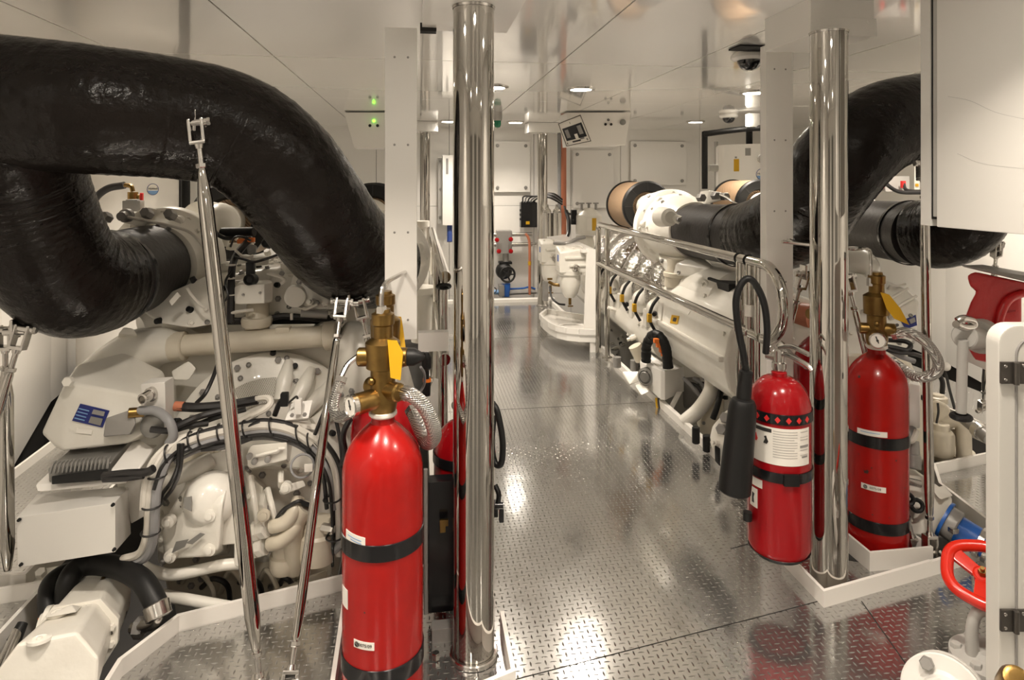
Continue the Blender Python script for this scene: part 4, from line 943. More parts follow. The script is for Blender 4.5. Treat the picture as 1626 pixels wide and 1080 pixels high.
part('down_pipe', B().tube([P(486, 804, 2.46), P(472, 822, 2.46), P(466, 850, 2.46), P(468, 905, 2.5)], .036, 20, 8), 'engine_cream', E)
part('filter_can', B().lathe(P(452, 905, 2.5), UP, [(0, .05), (.02, .055), (.06, .055), (.065, .045), (.1, .045), (.104, .052), (.12, .05), (.13, .035)], 24), 'engine_cream', E)
part('filter_can', B().lathe(P(505, 888, 2.5), UP, [(0, .065), (.03, .07), (.1, .07), (.11, .06), (.15, .055), (.16, .03)], 24), 'engine_cream', E)
part('steel_union', B().nut(P(512, 838, 2.46), (1, -.5, 0), .018, .05), 'steel', E)
part('cable_tail', B().tube([P(438, 824, 2.44), P(452, 808, 2.43), P(474, 796, 2.43), P(484, 800, 2.45)], .007, 8, 8), 'cable_black', E)
part('tie_block', B().hull([P(474, 792, 2.43), P(492, 798, 2.43), P(494, 806, 2.43), P(480, 804, 2.43), P(480, 796, 2.5), P(494, 804, 2.5)], .004), 'rubber', E)
part('sump', B().hull([P(255, 880, 2.6), P(530, 880, 2.7), P(520, 960, 2.7), P(270, 960, 2.6), P(255, 880, 3.2), P(530, 880, 3.3), P(520, 960, 3.3)], .03), 'engine_cream', E)
part('frame_bar', B().tube([P(212, 890, 2.42), P(246, 908, 2.4), P(282, 912, 2.4), P(350, 898, 2.42), P(385, 895, 2.45)], .020, 12, 6), 'engine_white', E)
part('cleat', B().hull([P(372, 898, 2.42), P(372, 860, 2.42), P(388, 860, 2.42), P(388, 905, 2.42), P(374, 900, 2.5), P(388, 862, 2.5)], .004), 'engine_white', E)
part('brace_tube', B().tube([P(255, 945, 2.42), P(395, 970, 2.4)], .021, 16, 1), 'engine_white', E)
part('mount_block', B().hull([P(224, 905, 2.45), P(242, 905, 2.45), P(243, 940, 2.45), P(225, 940, 2.45), P(226, 905, 2.6), P(242, 940, 2.6), P(226, 940, 2.6)], .004), 'engine_white', E)
part('mount_foot', B().hull([P(432, 940, 2.5), P(470, 928, 2.5), P(520, 905, 2.55), P(520, 920, 2.55), P(460, 950, 2.5), P(432, 948, 2.5), P(440, 930, 2.65), P(520, 905, 2.7)], .005), 'engine_cream', E)
for i in range(7):
    t = i / 6; part('drain_hose', B().tube([P(290 + 30 * i, 925 + (i % 3) * 8, 2.6), P(310 + 28 * i, 905 + (i % 2) * 14, 2.55), P(335 + 26 * i, 930, 2.55), P(340 + 26 * i, 965, 2.6)], .010, 8, 6), 'cable_black' if i % 2 else 'engine_cream', E)
part('pipe_tails', B().tube([P(530, 875, 2.5), P(545, 860, 2.45), P(560, 850, 2.4)], .016, 10, 4), 'cable_grey', E)
# row of loose parts seen beyond the rail post
part('spin_filter', B().lathe(P(666, 430, 4.6), UP, [(-.2, .06), (.15, .07), (.16, .05), (.3, .05), (.31, .07), (.35, .07)], 28), 'engine_white', E)
part('spin_filter', B().lathe(P(668, 480, 4.2), UP, [(-.25, .06), (.05, .08), (.06, .10), (.10, .10)], 28), 'engine_white', E)
# ------------------------------------------------------------------ hydraulic pump low at the front left
HP = thing('hydraulic_pump', 'long white hydraulic pump with two black hoses in the pit at the bottom left', 'pump', P(120, 1000, 2.1))
p0, p1 = P(160, 955, 2.38), P(70, 1090, 1.82)
hd = (p1 - p0).normalized(); hx = hd.cross(UP).normalized(); hz = hx.cross(hd)
def hp(t, x, z): return p0 + hd * t + hx * x + hz * z
def hsec(t, w, h, k=.35): return [hp(t, x * w, z * h) for x, z in ((-1, -.3), (-1, k), (-.55, 1), (.55, 1), (1, k), (1, -.3), (.6, -1), (-.6, -1))]
L = (p1 - p0).length
part('pump_body', B().hull(hsec(-.1, .07, .09) + hsec(.02, .10, .10) + hsec(.30, .115, .10) + hsec(.32, .115, .10), .014, 3), 'engine_worn', HP)
part('motor_end', B().hull(hsec(.31, .10, .10) + hsec(.46, .12, .11) + hsec(L, .13, .12), .014, 3), 'engine_worn', HP)
for t, x, z in ((.40, .03, .109), (.60, .02, .114)): part('filler_plug', B().lathe(hp(t, x, z), hz, [(0, .03), (.008, .03), (.01, .02), (.006, .018), (.006, .008), (.012, .007), (.013, 0)], 20), 'engine_white', HP)
part('joint_ring', B().hull(hsec(.295, .122, .108) + hsec(.322, .122, .108), .004), 'engine_worn', HP)
for x in (-.105, .105):
    for z in (.02, -.03): part('joint_bolt', B().nut(hp(.322, x, z), hd, .011, .014), 'engine_white', HP)
part('side_boss', B().lathe(hp(.55, .10, .0), hx, [(-.02, .05), (.03, .045), (.034, .03)], 20), 'engine_worn', HP)
part('body_rib', B().hull([hp(.33, -.02, .10), hp(.33, .05, .10), hp(.44, .06, .12), hp(.44, -.03, .12), hp(.38, 0, .125)], .004), 'engine_white', HP)
part('end_flange', B().lathe(hp(.18, .105, 0), hx, [(0, .07), (.015, .07), (.02, .055), (.03, .05)], 24), 'engine_white', HP)
part('breather', B().ball(P(163, 930, 2.32), .024, 10).cyl(P(163, 930, 2.32), P(166, 918, 2.34), .012), 'brass', HP)
h = part('black_hose', B().tube([P(104, 962, 2.28), P(108, 925, 2.3), P(124, 902, 2.34), P(150, 896, 2.36), P(190, 902, 2.32), P(225, 922, 2.26), P(246, 955, 2.22), P(250, 972, 2.21)], .036, 22, 10), 'rubber', HP)
part('hose_end', B().lathe(P(247, 958, 2.215), P(252, 978, 2.2) - P(247, 958, 2.215), [(0, .036), (.004, .041), (.045, .041), (.05, .03)], 20), 'steel', h)
part('hose_elbow', B().tube([P(250, 976, 2.21), P(246, 988, 2.21), P(232, 993, 2.22), P(212, 998, 2.24)], .02, 14, 6), 'steel', h)
part('elbow_nut', B().nut(P(216, 997, 2.235), RGT, .034, .03), 'cast_grey', h)
h = part('black_hose', B().tube([P(132, 905, 2.42), P(104, 908, 2.4), P(80, 925, 2.34), P(74, 950, 2.28), P(79, 985, 2.24), P(90, 1000, 2.25)], .028, 18, 10), 'rubber', HP)
part('hose_band', B().lathe(P(76, 975, 2.255), P(80, 988, 2.24) - P(76, 975, 2.255), [(0, .0295), (.026, .0295)], 20), 'orange', h)
part('mount_bracket', B().hull([P(18, 945, 2.5), P(56, 905, 2.6), P(110, 896, 2.6), P(112, 905, 2.6), P(84, 938, 2.5), P(18, 950, 2.5), P(60, 905, 2.7), P(112, 900, 2.7)], .005).nut(P(66, 912, 2.52), (0, -.6, 1), .02, .02), 'engine_white', HP)
gl = thing('stay_rod', 'short steel stay with black boot at the bottom left corner', 'rod', P(5, 1055, 2.0))
part('rod_body', B().cyl(P(-6, 1075, 2.0), P(28, 1003, 2.14), .017, n=16), 'steel', gl); part('boot', B().cyl(P(22, 1018, 2.12), P(36, 990, 2.16), .022, .016, 16), 'rubber', gl)
# ------------------------------------------------------------------ right engine
R_ = thing('marine_engine', 'white marine diesel engine on the right behind the long handrail, with foil wrapped exhausts', 'engine', (2.4, 5.4, -.5))
RX = 2.42
part('crankcase', vprofile(RX, 4.75, 7.6, .60), 'engine_white', R_)
axr = (P(1194, 376, 3.9) - P(1103, 366, 4.62)).normalized()
TRc = P(1103, 366, 4.62) - axr * .33
th2 = turbo(R_, TRc, axr, .295, nose=.34)
turbo(R_, P(1366, 360, 4.6) - axr * .06, axr, .27, bolts=8)
part('lug_bracket', B().hull([P(1108, 325, 4.7), P(1112, 304, 4.7), P(1126, 302, 4.6), P(1150, 308, 4.5), P(1150, 318, 4.5), P(1120, 325, 4.6), P(1112, 306, 4.9), P(1148, 306, 4.7)], .01), 'engine_white', th2)
for px, py in ((1111, 314), (1134, 311), (1148, 312)): part('union_nut', B().nut(P(px, py, 4.5), axr, .03, .05), 'cast_grey', th2)
part('oil_line', B().tube([P(1134, 308, 4.5), P(1150, 312, 4.4), P(1166, 322, 4.3), P(1176, 326, 4.3)], .008, 8, 5), 'steel', th2)
part('turbo_skirt', B().hull([P(1045, 412, 4.7), P(1062, 438, 4.6), P(1110, 440, 4.4), P(1140, 428, 4.3), P(1118, 410, 4.5), P(1045, 395, 4.9), P(1130, 425, 4.7), P(1062, 438, 4.9)], .02), 'engine_white', th2)
part('casting_boss', B().lathe(P(1060, 345, 4.4), axr, [(-.1, .07), (.03, .06), (.05, .04), (.052, 0)], 20), 'engine_white', th2)
part('casting_arm', B().tube([P(1058, 344, 4.42), P(1070, 346, 4.38), P(1080, 350, 4.36)], .03, 12, 4), 'engine_white', th2)
part('bolt', B().nut(P(1077, 349, 4.33), axr, .018, .02), 'cast_grey', th2)
air_filter(R_, P(1028, 328, 5.35), V((.02, -1, 0)), .208, .45)
air_filter(R_, P(1206, 325, 5.4), V((.02, -1, 0)), .208, .45)
part('turbo_stem', B().lathe(P(1078, 446, 4.65), UP, [(-.04, .10), (.03, .10), (.035, .108), (.06, .108), (.065, .098), (.16, .085)], 28), 'engine_cream', R_)
# foil wrapped exhaust elbows
for i, (px, d) in enumerate(((968, 6.55), (984, 6.25), (1003, 5.92), (1023, 5.6), (1045, 5.28), (1068, 4.98))):
    c = P(px, 287, d); c.z = .845
    s = part('exhaust_jacket', B().tube([c + V((.20, .05, .17)), c + V((.10, .02, .13)), c + V((-.05, -.02, .02)), c + V((-.13, -.03, -.16)), c + V((-.13, -.03, -.22))], [.085, .10, .11, .10, .085], 14, 4, .05), 'foil', R_, 'crinkled shiny foil exhaust jacket')
    part('jacket_clamp', B().lathe(c + V((-.10, -.03, -.08)), V((-.35, 0, -1)), [(0, .112), (.004, .118), (.03, .118), (.034, .112)], 20, caps=False), 'steel', s)
    part('rubber_tip', B().ball(c + V((.15, 0, .20)), (.07, .05, .045), 10), 'rubber', s)
part('jacket_end', B().hull([P(1055, 452, 4.8), P(1062, 440, 4.8), P(1074, 452, 4.75), P(1082, 458, 4.75), P(1066, 476, 4.7), P(1054, 470, 4.75), P(1070, 450, 5.0)], .012), 'engine_white', R_)
# row of cylinder end caps with wiring
for i, (px, py, d) in enumerate(((964, 440, 6.2), (982, 452, 5.75), (1002, 464, 5.4), (1022, 478, 5.05), (1046, 493, 4.75))):
    q = P(px, py, d)
    h = part('end_cap', B().lathe(q, V((-.9, -.35, .25)), [(-.25, .10), (0, .10), (.02, .095), (.06, .07), (.085, .04), (.09, 0)], 24), 'engine_white', R_)
    part('wire_arc', B().tube([q + V((-.05, -.13, .12)), q + V((-.10, -.14, .06)), q + V((-.12, -.14, -.03)), q + V((-.08, -.15, -.12))], .012, 8, 6), 'cable_black', h)
    part('yellow_connector', B().box(q + V((-.125, -.15, -.02)), (.03, .03, .06), .005), 'yellow', h)
part('charge_air_pipe', B().tube([(1.78, 6.5, .50), (1.78, 6.2, .48), (1.78, 5.2, .42), (1.80, 4.5, .40)], .15, 28, 4), 'engine_white', R_)
for i in range(5): part('pipe_saddle', B().box((1.70, 5.95 - i * .33, .54), (.12, .08, .14), .02), 'engine_white', R_)
# big faceted cooler casing
def xz(pts, y): return [V((x, y, z)) for x, z in pts]
prof = [(2.0, .94), (1.86, .90), (1.76, .80), (1.70, .69), (1.675, .56), (1.68, .47), (1.705, .38), (1.76, .31), (1.86, .27), (2.15, .27), (2.3, .4), (2.3, .85)]
cc = part('cooler_casing', B().hull(xz(prof, 3.42) + xz(prof, 4.52) + xz([(x + .06 if x < 2 else x, .9 if z > .9 else z) for x, z in prof], 4.62), .03, 3), 'engine_white', R_, 'big faceted white cooler casing with a small yellow sticker')
part('casing_ledge', B().box((1.672, 3.98, .555), (.05, 1.08, .035), .012), 'engine_white', cc)
part('casing_dome', B().lathe((2.02, 4.62, .74), (0, -1, 0), [(0, .15), (.03, .22), (.10, .25), (.75, .25), (.8, .2)], 36), 'engine_white', cc)
def xq(px, py, X): return PX(px, py, X)
s = stick('warning_sticker', cc, [(1067, 500), (1079, 502), (1076, 515), (1064, 513)], 'yellow', 'yellow warning sticker')
stick('name_plate', cc, [(1079, 484), (1097, 494), (1093, 500), (1075, 490)], 'paper')
stick('sticker_mark', cc, [(1070, 504), (1075, 505), (1073, 511), (1068, 510)], 'ink', lift=.006)
for px, py in ((1150, 530), (1059, 522), (1120, 470)):
    q = on_mesh(cc, px, py, .002)
    if q: part('bolt', B().nut(q, (-1, -.2, .3), .014, .014), 'engine_white', cc)
part('dark_gap_block', B().box(P(1180, 452, 4.1), (.34, .3, .06), .01), 'rubber', R_)  # black block standing in for the shade in a flat gap
part('white_tank', B().hull([P(1118, 420, 4.5), P(1170, 426, 4.2), P(1172, 446, 4.2), P(1118, 446, 4.5), P(1172, 430, 4.5), P(1120, 420, 4.8), P(1172, 446, 4.6)], .02), 'engine_cream', R_)
part('lifting_eye', B().torus(P(1119, 452, 4.2), (1, .3, 0), .025, .009, 18, 8), 'engine_white', R_)
# supports and castings between cooler and walkway
part('support_arm', B().tube([P(1085, 672, 4.1), P(1110, 650, 4.1), P(1128, 622, 4.1), P(1130, 600, 4.2)], .045, 14, 6), 'engine_white', R_)
part('support_web', B().hull([P(1105, 668, 4.15), P(1130, 620, 4.15), P(1150, 615, 4.1), P(1150, 690, 4.0), P(1110, 690, 4.1), P(1150, 690, 4.3), P(1130, 620, 4.3)], .012), 'engine_cream', R_)
mf = part('mount_foot', B().hull([P(1127, 694, 3.55), P(1131, 676, 3.55), P(1152, 652, 3.5), P(1176, 648, 3.45), P(1182, 712, 3.4), P(1152, 745, 3.4), P(1130, 712, 3.5), P(1180, 650, 3.8), P(1140, 700, 3.8), P(1185, 720, 3.7)], .012), 'engine_white', R_)
for px, py in ((1147, 682), (1153, 664)):
    q = on_mesh(mf, px, py, .002)
    if q: part('bolt', B().nut(q, (-.7, -.7, .4), .03, .03), 'cast_grey', mf)
part('slot', B().hull([P(1134, 706, 3.47), P(1144, 712, 3.44), P(1144, 742, 3.4), P(1135, 732, 3.45), P(1140, 712, 3.52), P(1140, 735, 3.5)], .006), 'rubber', mf)
for px, py in ((1105, 690), (1122, 703), (1140, 720)): part('black_boot', B().cyl(P(px, py + 14, 3.72), P(px, py - 12, 3.72), .022, n=18, ch=.004), 'rubber', R_)
part('grey_pump', B().hull([P(1083, 600, 4.6), P(1112, 598, 4.6), P(1120, 640, 4.5), P(1085, 650, 4.6), P(1085, 600, 4.9), P(1120, 640, 4.9)], .02), 'cast_grey', R_)
for i in range(5): part('wire_tail', B().tube([P(1085 + 8 * i, 600 + (i % 2) * 8, 4.4), P(1100 + 9 * i, 615, 4.35), P(1120 + 6 * i, 640 + i * 6, 4.3), P(1140 + 4 * i, 660 + i * 4, 4.2)], .012, 8, 6), 'cable_black' if i % 2 else 'cable_grey', R_)
part('yellow_hose', B().tube([P(1132, 665, 3.95), P(1138, 648, 3.95), P(1144, 625, 4.0), P(1147, 610, 4.1)], .018, 10, 6), 'rubber', R_)
part('side_pipe', B().cyl(P(1008, 549, 4.95), P(1019, 571, 4.95), .05, n=22), 'engine_cream', R_, 'cream pipe stub with flat end')
part('drain_pipe', B().tube([P(963, 470, 5.75), P(963, 530, 5.75), P(965, 548, 5.7), P(969, 570, 5.65)], .018, 12, 6), 'engine_white', R_)
for px, py in ((980, 575), (1007, 580)): part('steel_fitting', B().cyl(P(px, py + 8, 5.1), P(px, py - 8, 5.1), .03, n=14), 'cast_grey', R_)
# rear housing and gearbox of the right engine (right of the posts)
rh = part('side_housing', B().hull([P(1335, 430, 3.75), P(1395, 440, 3.7), P(1440, 460, 3.65), P(1459, 478, 3.6), P(1457, 520, 3.5), P(1430, 575, 3.4), P(1330, 580, 3.5), P(1450, 470, 4.1), P(1340, 425, 4.1), P(1340, 580, 4.1), P(1440, 570, 4.0)], .02, 3), 'engine_white', R_)
part('housing_fold', B().tube([P(1405, 500, 3.50), P(1432, 483, 3.55), P(1455, 470, 3.58)], .008, 8, 3), 'engine_white', rh)
part('housing_fold', B().tube([P(1412, 475, 3.58), P(1428, 466, 3.62), P(1442, 458, 3.64)], .008, 8, 3), 'engine_white', rh)
s = stick('blue_plate', rh, [(1430, 510), (1454, 500), (1456, 517), (1438, 523)], 'blue_label', 'dark blue data plate'); 
stick('plate_photo', rh, [(1443, 508), (1452, 504), (1454, 511), (1446, 515)], 'ink_grey', lift=.007)
part('volute_end', B().tube([P(1340, 428, 3.9), P(1356, 418, 3.85), P(1374, 424, 3.8), P(1378, 440, 3.8)], [.09, .10, .08, .05], 18, 6), 'engine_white', R_)
part('starter_motor', B().lathe(P(1262, 498, 3.7), V((.6, -1, 0)), [(-.1, .06), (.1, .07), (.11, .05)], 20), 'copper_red', R_)
part('block_end', B().hull([P(1240, 505, 3.7), P(1290, 505, 3.6), P(1350, 560, 3.5), P(1350, 640, 3.4), P(1245, 640, 3.6), P(1290, 505, 4.2), P(1350, 560, 4.2), P(1250, 640, 4.2)], .03), 'engine_white', R_)
part('gearbox_case', B().hull([P(1340, 560, 3.3), P(1440, 570, 3.25), P(1470, 640, 3.4), P(1470, 730, 3.35), P(1340, 760, 3.2), P(1440, 560, 3.8), P(1478, 650, 3.9), P(1478, 740, 3.9), P(1340, 600, 3.8)], .03, 3), 'engine_cream', R_)
cables(R_, [('cable_black', .011, [(1396, 548, 3.1), (1420, 552, 3.08), (1440, 556, 3.06), (1446, 548, 3.08), (1436, 542, 3.1), (1410, 540, 3.15)]),
            ('cable_black', .009, [(1398, 552, 3.05), (1425, 560, 3.03), (1450, 562, 3.03), (1480, 572, 3.1)]),
            ('cable_black', .008, [(1405, 530, 3.2), (1415, 520, 3.25), (1425, 516, 3.3)]),
            ('cable_grey', .012, [(1412, 556, 3.1), (1430, 566, 3.1), (1452, 574, 3.1)]),
            ('cable_black', .007, [(1484, 570, 3.4), (1500, 590, 3.4), (1508, 620, 3.35), (1516, 650, 3.3)]),
            ('cable_black', .012, [(1470, 575, 3.3), (1486, 590, 3.3), (1496, 605, 3.3), (1496, 625, 3.3)]),
            ('cable_white', .012, [(1430, 585, 3.05), (1437, 600, 3.0), (1444, 604, 2.98)]), ('cable_white', .012, [(1438, 585, 3.05), (1445, 598, 3.0), (1452, 603, 2.98)]),
            ('cable_grey', .016, [(1432, 690, 2.95), (1444, 692, 2.93), (1450, 680, 2.95)]), ('cable_white', .012, [(1432, 697, 2.92), (1448, 700, 2.9), (1456, 684, 2.92)])])
part('plug', B().ball(P(1502, 582, 3.3), .022, 10), 'paper', R_)
part('white_box', B().hull([P(1432, 607, 3.0), P(1461, 612, 2.96), P(1461, 680, 2.96), P(1432, 684, 3.0), P(1430, 600, 3.3), P(1458, 600, 3.25), P(1461, 675, 3.25)], .004), 'white_matt', R_, 'white electrical box behind the red cylinder')
gc = part('gear_casing', B().hull([P(1478, 640, 3.7), P(1486, 634, 3.7), P(1500, 640, 3.66), P(1508, 650, 3.66), P(1510, 668, 3.66), P(1500, 678, 3.66), P(1478, 690, 3.66), P(1508, 645, 3.9), P(1480, 636, 3.95), P(1508, 690, 3.85)], .014, 3), 'engine_cream', R_)
part('casing_cap', B().lathe(P(1489, 633, 3.75), UP, [(-.02, .05), (.01, .05), (.015, .035), (.025, .03)], 20), 'engine_cream', gc)
part('seam', B().tube([P(1489, 640, 3.63), P(1490, 655, 3.62), P(1487, 672, 3.62)], .006, 6, 4), 'ink', gc)
part('filter_can', B().lathe(P(1494, 722, 3.62), UP, [(0, .058), (.02, .066), (.115, .066), (.13, .057), (.14, .046), (.17, .04)], 24), 'engine_cream', R_)
part('union_block', B().box(P(1512, 692, 3.7), (.07, .07, .10), .012), 'engine_cream', R_)
part('coolant_elbow', B().tube([P(1498, 672, 3.68), P(1514, 668, 3.66), P(1526, 674, 3.64), P(1530, 690, 3.63), P(1531, 732, 3.6)], .038, 18, 8), 'engine_cream', R_)
part('casting_base', B().lathe(P(1512, 750, 3.75), UP, [(-.1, .20), (.02, .20), (.06, .17), (.10, .12), (.13, .11)], 36), 'engine_cream', R_)
part('hose_fitting', B().cyl(P(1450, 745, 2.9), P(1450, 722, 2.92), .032, n=18, ch=.004).cyl(P(1450, 722, 2.92), P(1448, 700, 2.94), .028), 'cast_grey', R_)
gp = thing('gear_pump', 'white gear pump with a blue hose in the pit right of the red cylinder', 'pump', P(1470, 850, 2.9))
part('pump_body', B().hull([P(1425, 745, 2.95), P(1448, 742, 2.95), P(1490, 772, 2.85), P(1512, 790, 2.8), P(1510, 815, 2.75), P(1488, 822, 2.72), P(1435, 780, 2.85), P(1430, 850, 2.8), P(1480, 852, 2.7), P(1512, 790, 3.1), P(1430, 745, 3.2), P(1500, 850, 3.0)], .016, 3), 'engine_white', gp)
part('top_pad', B().hull([P(1480, 776, 2.8), P(1500, 770, 2.9), P(1514, 788, 2.8), P(1492, 794, 2.74), P(1482, 784, 2.8), P(1500, 776, 3.0)], .006), 'engine_white', gp)
for px, py in ((1441, 793), (1456, 803)): part('port_ring', B().torus(P(px, py, 2.74), (-.3, -1, .3), .022, .009, 20, 8), 'rubber', gp)
part('rod', B().cyl(P(1432, 762, 2.8), P(1462, 769, 2.78), .016, n=14), 'steel', gp)
part('blue_flange', B().lathe(P(1498, 824, 2.74), (P(1585, 880, 2.6) - P(1498, 824, 2.74)), [(0, .075), (.012, .075), (.014, .066), (.05, .066), (.055, .06)], 28), 'cast_grey', gp)
part('blue_band', B().lathe(P(1500, 825, 2.735), (P(1585, 880, 2.6) - P(1500, 825, 2.735)), [(-.004, .077), (.004, .078), (.008, .077)], 28), 'blue', gp)
bd = (P(1585, 880, 2.6) - P(1518, 838, 2.71))
part('blue_hose', B().tube([P(1514, 836, 2.715), P(1530, 846, 2.69), P(1556, 862, 2.65)], .056, 24, 4), 'blue', gp, 'blue rubber hose')
part('hose_clamp', B().lathe(P(1552, 859, 2.655), bd, [(0, .058), (.003, .062), (.022, .062), (.026, .05), (.03, .05), (.034, .062), (.05, .062), (.052, .05)], 24), 'steel', gp)
part('pipe_run', B().tube([P(1560, 865, 2.64), P(1600, 890, 2.56)], .048, 20, 1), 'blue', gp)
part('hose_clamp', B().lathe(P(1512, 834, 2.72), bd, [(0, .058), (.002, .061), (.016, .061), (.018, .058)], 24, caps=False).box(P(1514, 842, 2.66), (.03, .03, .02), .004), 'steel', gp)
# control box by the walkway edge
cb = thing('control_box', 'white control box with a round knob at the walkway edge by the right engine', 'control box', P(1050, 650, 4.5))
bx = part('box_body', B().hull([P(1016, 575, 4.72), P(1020, 566, 4.75), P(1049, 588, 4.42), P(1056, 590, 4.40), P(1056, 636, 4.40), P(1049, 635, 4.42), P(1017, 605, 4.72), P(1085, 584, 4.6), P(1085, 622, 4.6), P(1050, 566, 4.95), P(1050, 600, 4.95)], .006, 2), 'white_matt', cb)
part('lid_rim', B().hull([P(1022, 565, 4.74), P(1025, 560, 4.76), P(1056, 578, 4.5), P(1053, 588, 4.44), P(1022, 570, 4.74), P(1058, 584, 4.55), P(1030, 560, 4.85)], .008), 'white_matt', cb)
part('round_knob', B().lathe(P(1026, 598, 4.58), V((-.75, -.65, .02)), [(-.03, .062), (.012, .062), (.016, .052), (.02, .046), (.012, .042), (.03, .034), (.032, 0)], 28), 'alu_grey', cb)
part('rim_plate', B().hull([P(1078, 584, 4.56), P(1086, 582, 4.58), P(1086, 622, 4.58), P(1078, 624, 4.56), P(1080, 584, 4.6), P(1086, 622, 4.62)], .004), 'white_matt', cb)
part('stay_leg', B().hull([P(1074, 622, 4.5), P(1084, 622, 4.5), P(1064, 660, 4.35), P(1057, 655, 4.35), P(1078, 622, 4.53), P(1062, 660, 4.38)], .004), 'white_matt', cb)
part('mount_arm', B().hull([P(988, 590, 4.8), P(1016, 590, 4.75), P(1016, 606, 4.72), P(1000, 612, 4.7), P(988, 596, 4.8), P(1010, 590, 4.9), P(1000, 610, 4.85)], .008).hull([P(1008, 612, 4.6), P(1024, 606, 4.62), P(1030, 622, 4.5), P(1018, 628, 4.5), P(1016, 612, 4.7), P(1026, 624, 4.6)], .006), 'engine_white', cb)
part('corrugated_hose', B().tube([P(1026, 574, 4.6), P(1027, 548, 4.58), P(1036, 533, 4.52), P(1047, 534, 4.46), P(1057, 552, 4.42), P(1061, 584, 4.42)], .034, 14, 12, .08), 'rubber', cb)
for px, py in ((1040, 541), (1044, 548), (1049, 556), (1052, 562)): part('orange_clip', B().box(P(px + 2, py, 4.43), (.035, .03, .03), .004), 'orange', cb)
for px in (1042, 1050, 1046): part('drain_wire', B().tube([P(px, 632, 4.5), P(px + 1, 645, 4.48), P(px + 4, 655, 4.45)], .008, 6, 4), 'yellow' if px != 1046 else 'cable_black', cb)
# ------------------------------------------------------------------ handrails
def bent(pts, r): return B().tube(pts, r, 20, 1)
def arc(c, a, b_, R, n=10): # quarter turn from direction a to b_
    return [V(c) + (V(a) * math.cos(t / n * PI / 2) + V(b_) * math.sin(t / n * PI / 2)) * R for t in range(n + 1)]
def handrail(x, yf, yn, zt, zl, sgn, label, nposts, loop=True):
    t = thing('handrail', label, 'handrail', (x, (yf + yn) / 2, 0), 'chrome handrails along the walkway'); r = .024
    k = .06
    pts = [V((x, yf, .03)), V((x, yf, zt - k))] + arc((x, yf - k, zt - k), (0, 1, 0), (0, 0, 1), k)[1:]
    pts.append(V((x, yn, zt)))
    if loop:
        m = (zt + zl) / 2; R = (zt - zl) / 2
        for i in range(1, 24): a = PI / 2 + i / 24 * PI; pts.append(V((x, yn + R * .98 * math.cos(a), m + R * math.sin(a))))
        pts.append(V((x, yn, zl)))
    part('top_rail', bent(pts, r), 'chrome', t)
    part('lower_rail', bent([V((x, yn + .02, zl)), V((x, yf, zl))], r), 'chrome', t)
    for y in nposts: part('rail_post', B().cyl((x, y, .03), (x, y, zt - .01), .021, n=20), 'chrome', t)
    for y in nposts: part('post_foot', B().lathe((x, y, .05), UP, [(0, .045), (.01, .045), (.014, .03)], 20), 'steel', t)
    if loop:
        for y in (yn + .23, yn + .14): part('rail_ring', B().torus((x, y, zt), (0, 1, 0), r + .001, .005, 24, 8), 'rubber', t)
        for y in (yn + .23, yn + .12): part('rail_ring', B().torus((x, y, zl), (0, 1, 0), r + .001, .005, 24, 8), 'steel', t)
    return t
hr = handrail(1.575, 5.64, 2.83, 1.165, .82, 1, 'long chrome handrail right of the walkway with a rounded loop end', [5.36, 3.05, 2.955, 2.87])
part('white_clip', B().cyl((1.575, 2.955, .90), (1.575, 2.955, .955), .024), 'paper', hr)
hl = handrail(.105, 5.25, 2.66, 1.16, .82, -1, 'chrome handrail left of the walkway, glimpsed between the white duct and the tall post', [5.0, 3.9, 2.9], False)
part('strap', B().torus((.105, 2.80, 1.10), (0, .5, 1), .026, .008, 16, 8), 'rubber', hl)

# small fittings scattered over the castings, set on whatever surface the photo shows there
def fittings(owner, names, box, n, seed, kinds=('bolt', 'bolt', 'cap_screw', 'pipe_union', 'plug', 'small_line'), k=1.):
    bpy.context.view_layer.update(); dg = bpy.context.evaluated_depsgraph_get(); rnd = random.Random(seed); got = 0; org = V((0, 0, HC)); hits = []
    for _ in range(n * 12):
        if len(hits) >= n: break
        px, py = rnd.uniform(box[0], box[2]), rnd.uniform(box[1], box[3])
        ok, loc, nrm, _i, o, _m = SC.ray_cast(dg, org, (P(px, py, 1) - org).normalized())
        if not ok or o.name.split('.')[0] not in names: continue
        root = o
        while root.parent: root = root.parent
        if root != owner or any((loc - h[0]).length < .045 * k for h in hits): continue
        hits.append((loc.copy(), nrm.copy()))
    for i, (q, nn) in enumerate(hits):
        t = kinds[i % len(kinds)]; u, w_, d_ = frame_of(nn)
        if t == 'bolt': part(t, B().lathe(q - nn * .004, nn, [(0, .015 * k), (.006, .015 * k), (.006, .010 * k), (.014 * k, .010 * k), (.016 * k, .007 * k)], 6), 'engine_white' if i % 3 else 'cast_grey', owner)
        elif t == 'cap_screw': part(t, B().lathe(q - nn * .004, nn, [(0, .011 * k), (.012, .011 * k), (.014, .009 * k), (.010, .005 * k), (.010, 0)], 14), 'cast_grey', owner)
        elif t == 'pipe_union': part(t, B().cyl(q - nn * .01, q + nn * .035 * k, .016 * k, n=6).cyl(q, q + nn * .055 * k, .010 * k, n=12), 'engine_white', owner)
        elif t == 'plug': part(t, B().cyl(q - nn * .01, q + nn * .022 * k, .014 * k, .012 * k, 14, .002), 'rubber', owner)
        else: part(t, B().tube([q, q + nn * .03 * k, q + nn * .035 * k + u * .04 * k, q + nn * .02 * k + u * .09 * k + w_ * .02], .006 * k, 8, 5), ('engine_white', 'cable_black', 'cable_white')[i % 3], owner)
fittings(E, ('valley_cover', 'bracket_plate', 'head_cover', 'crankcase'), (340, 385, 540, 500), 34, 1)
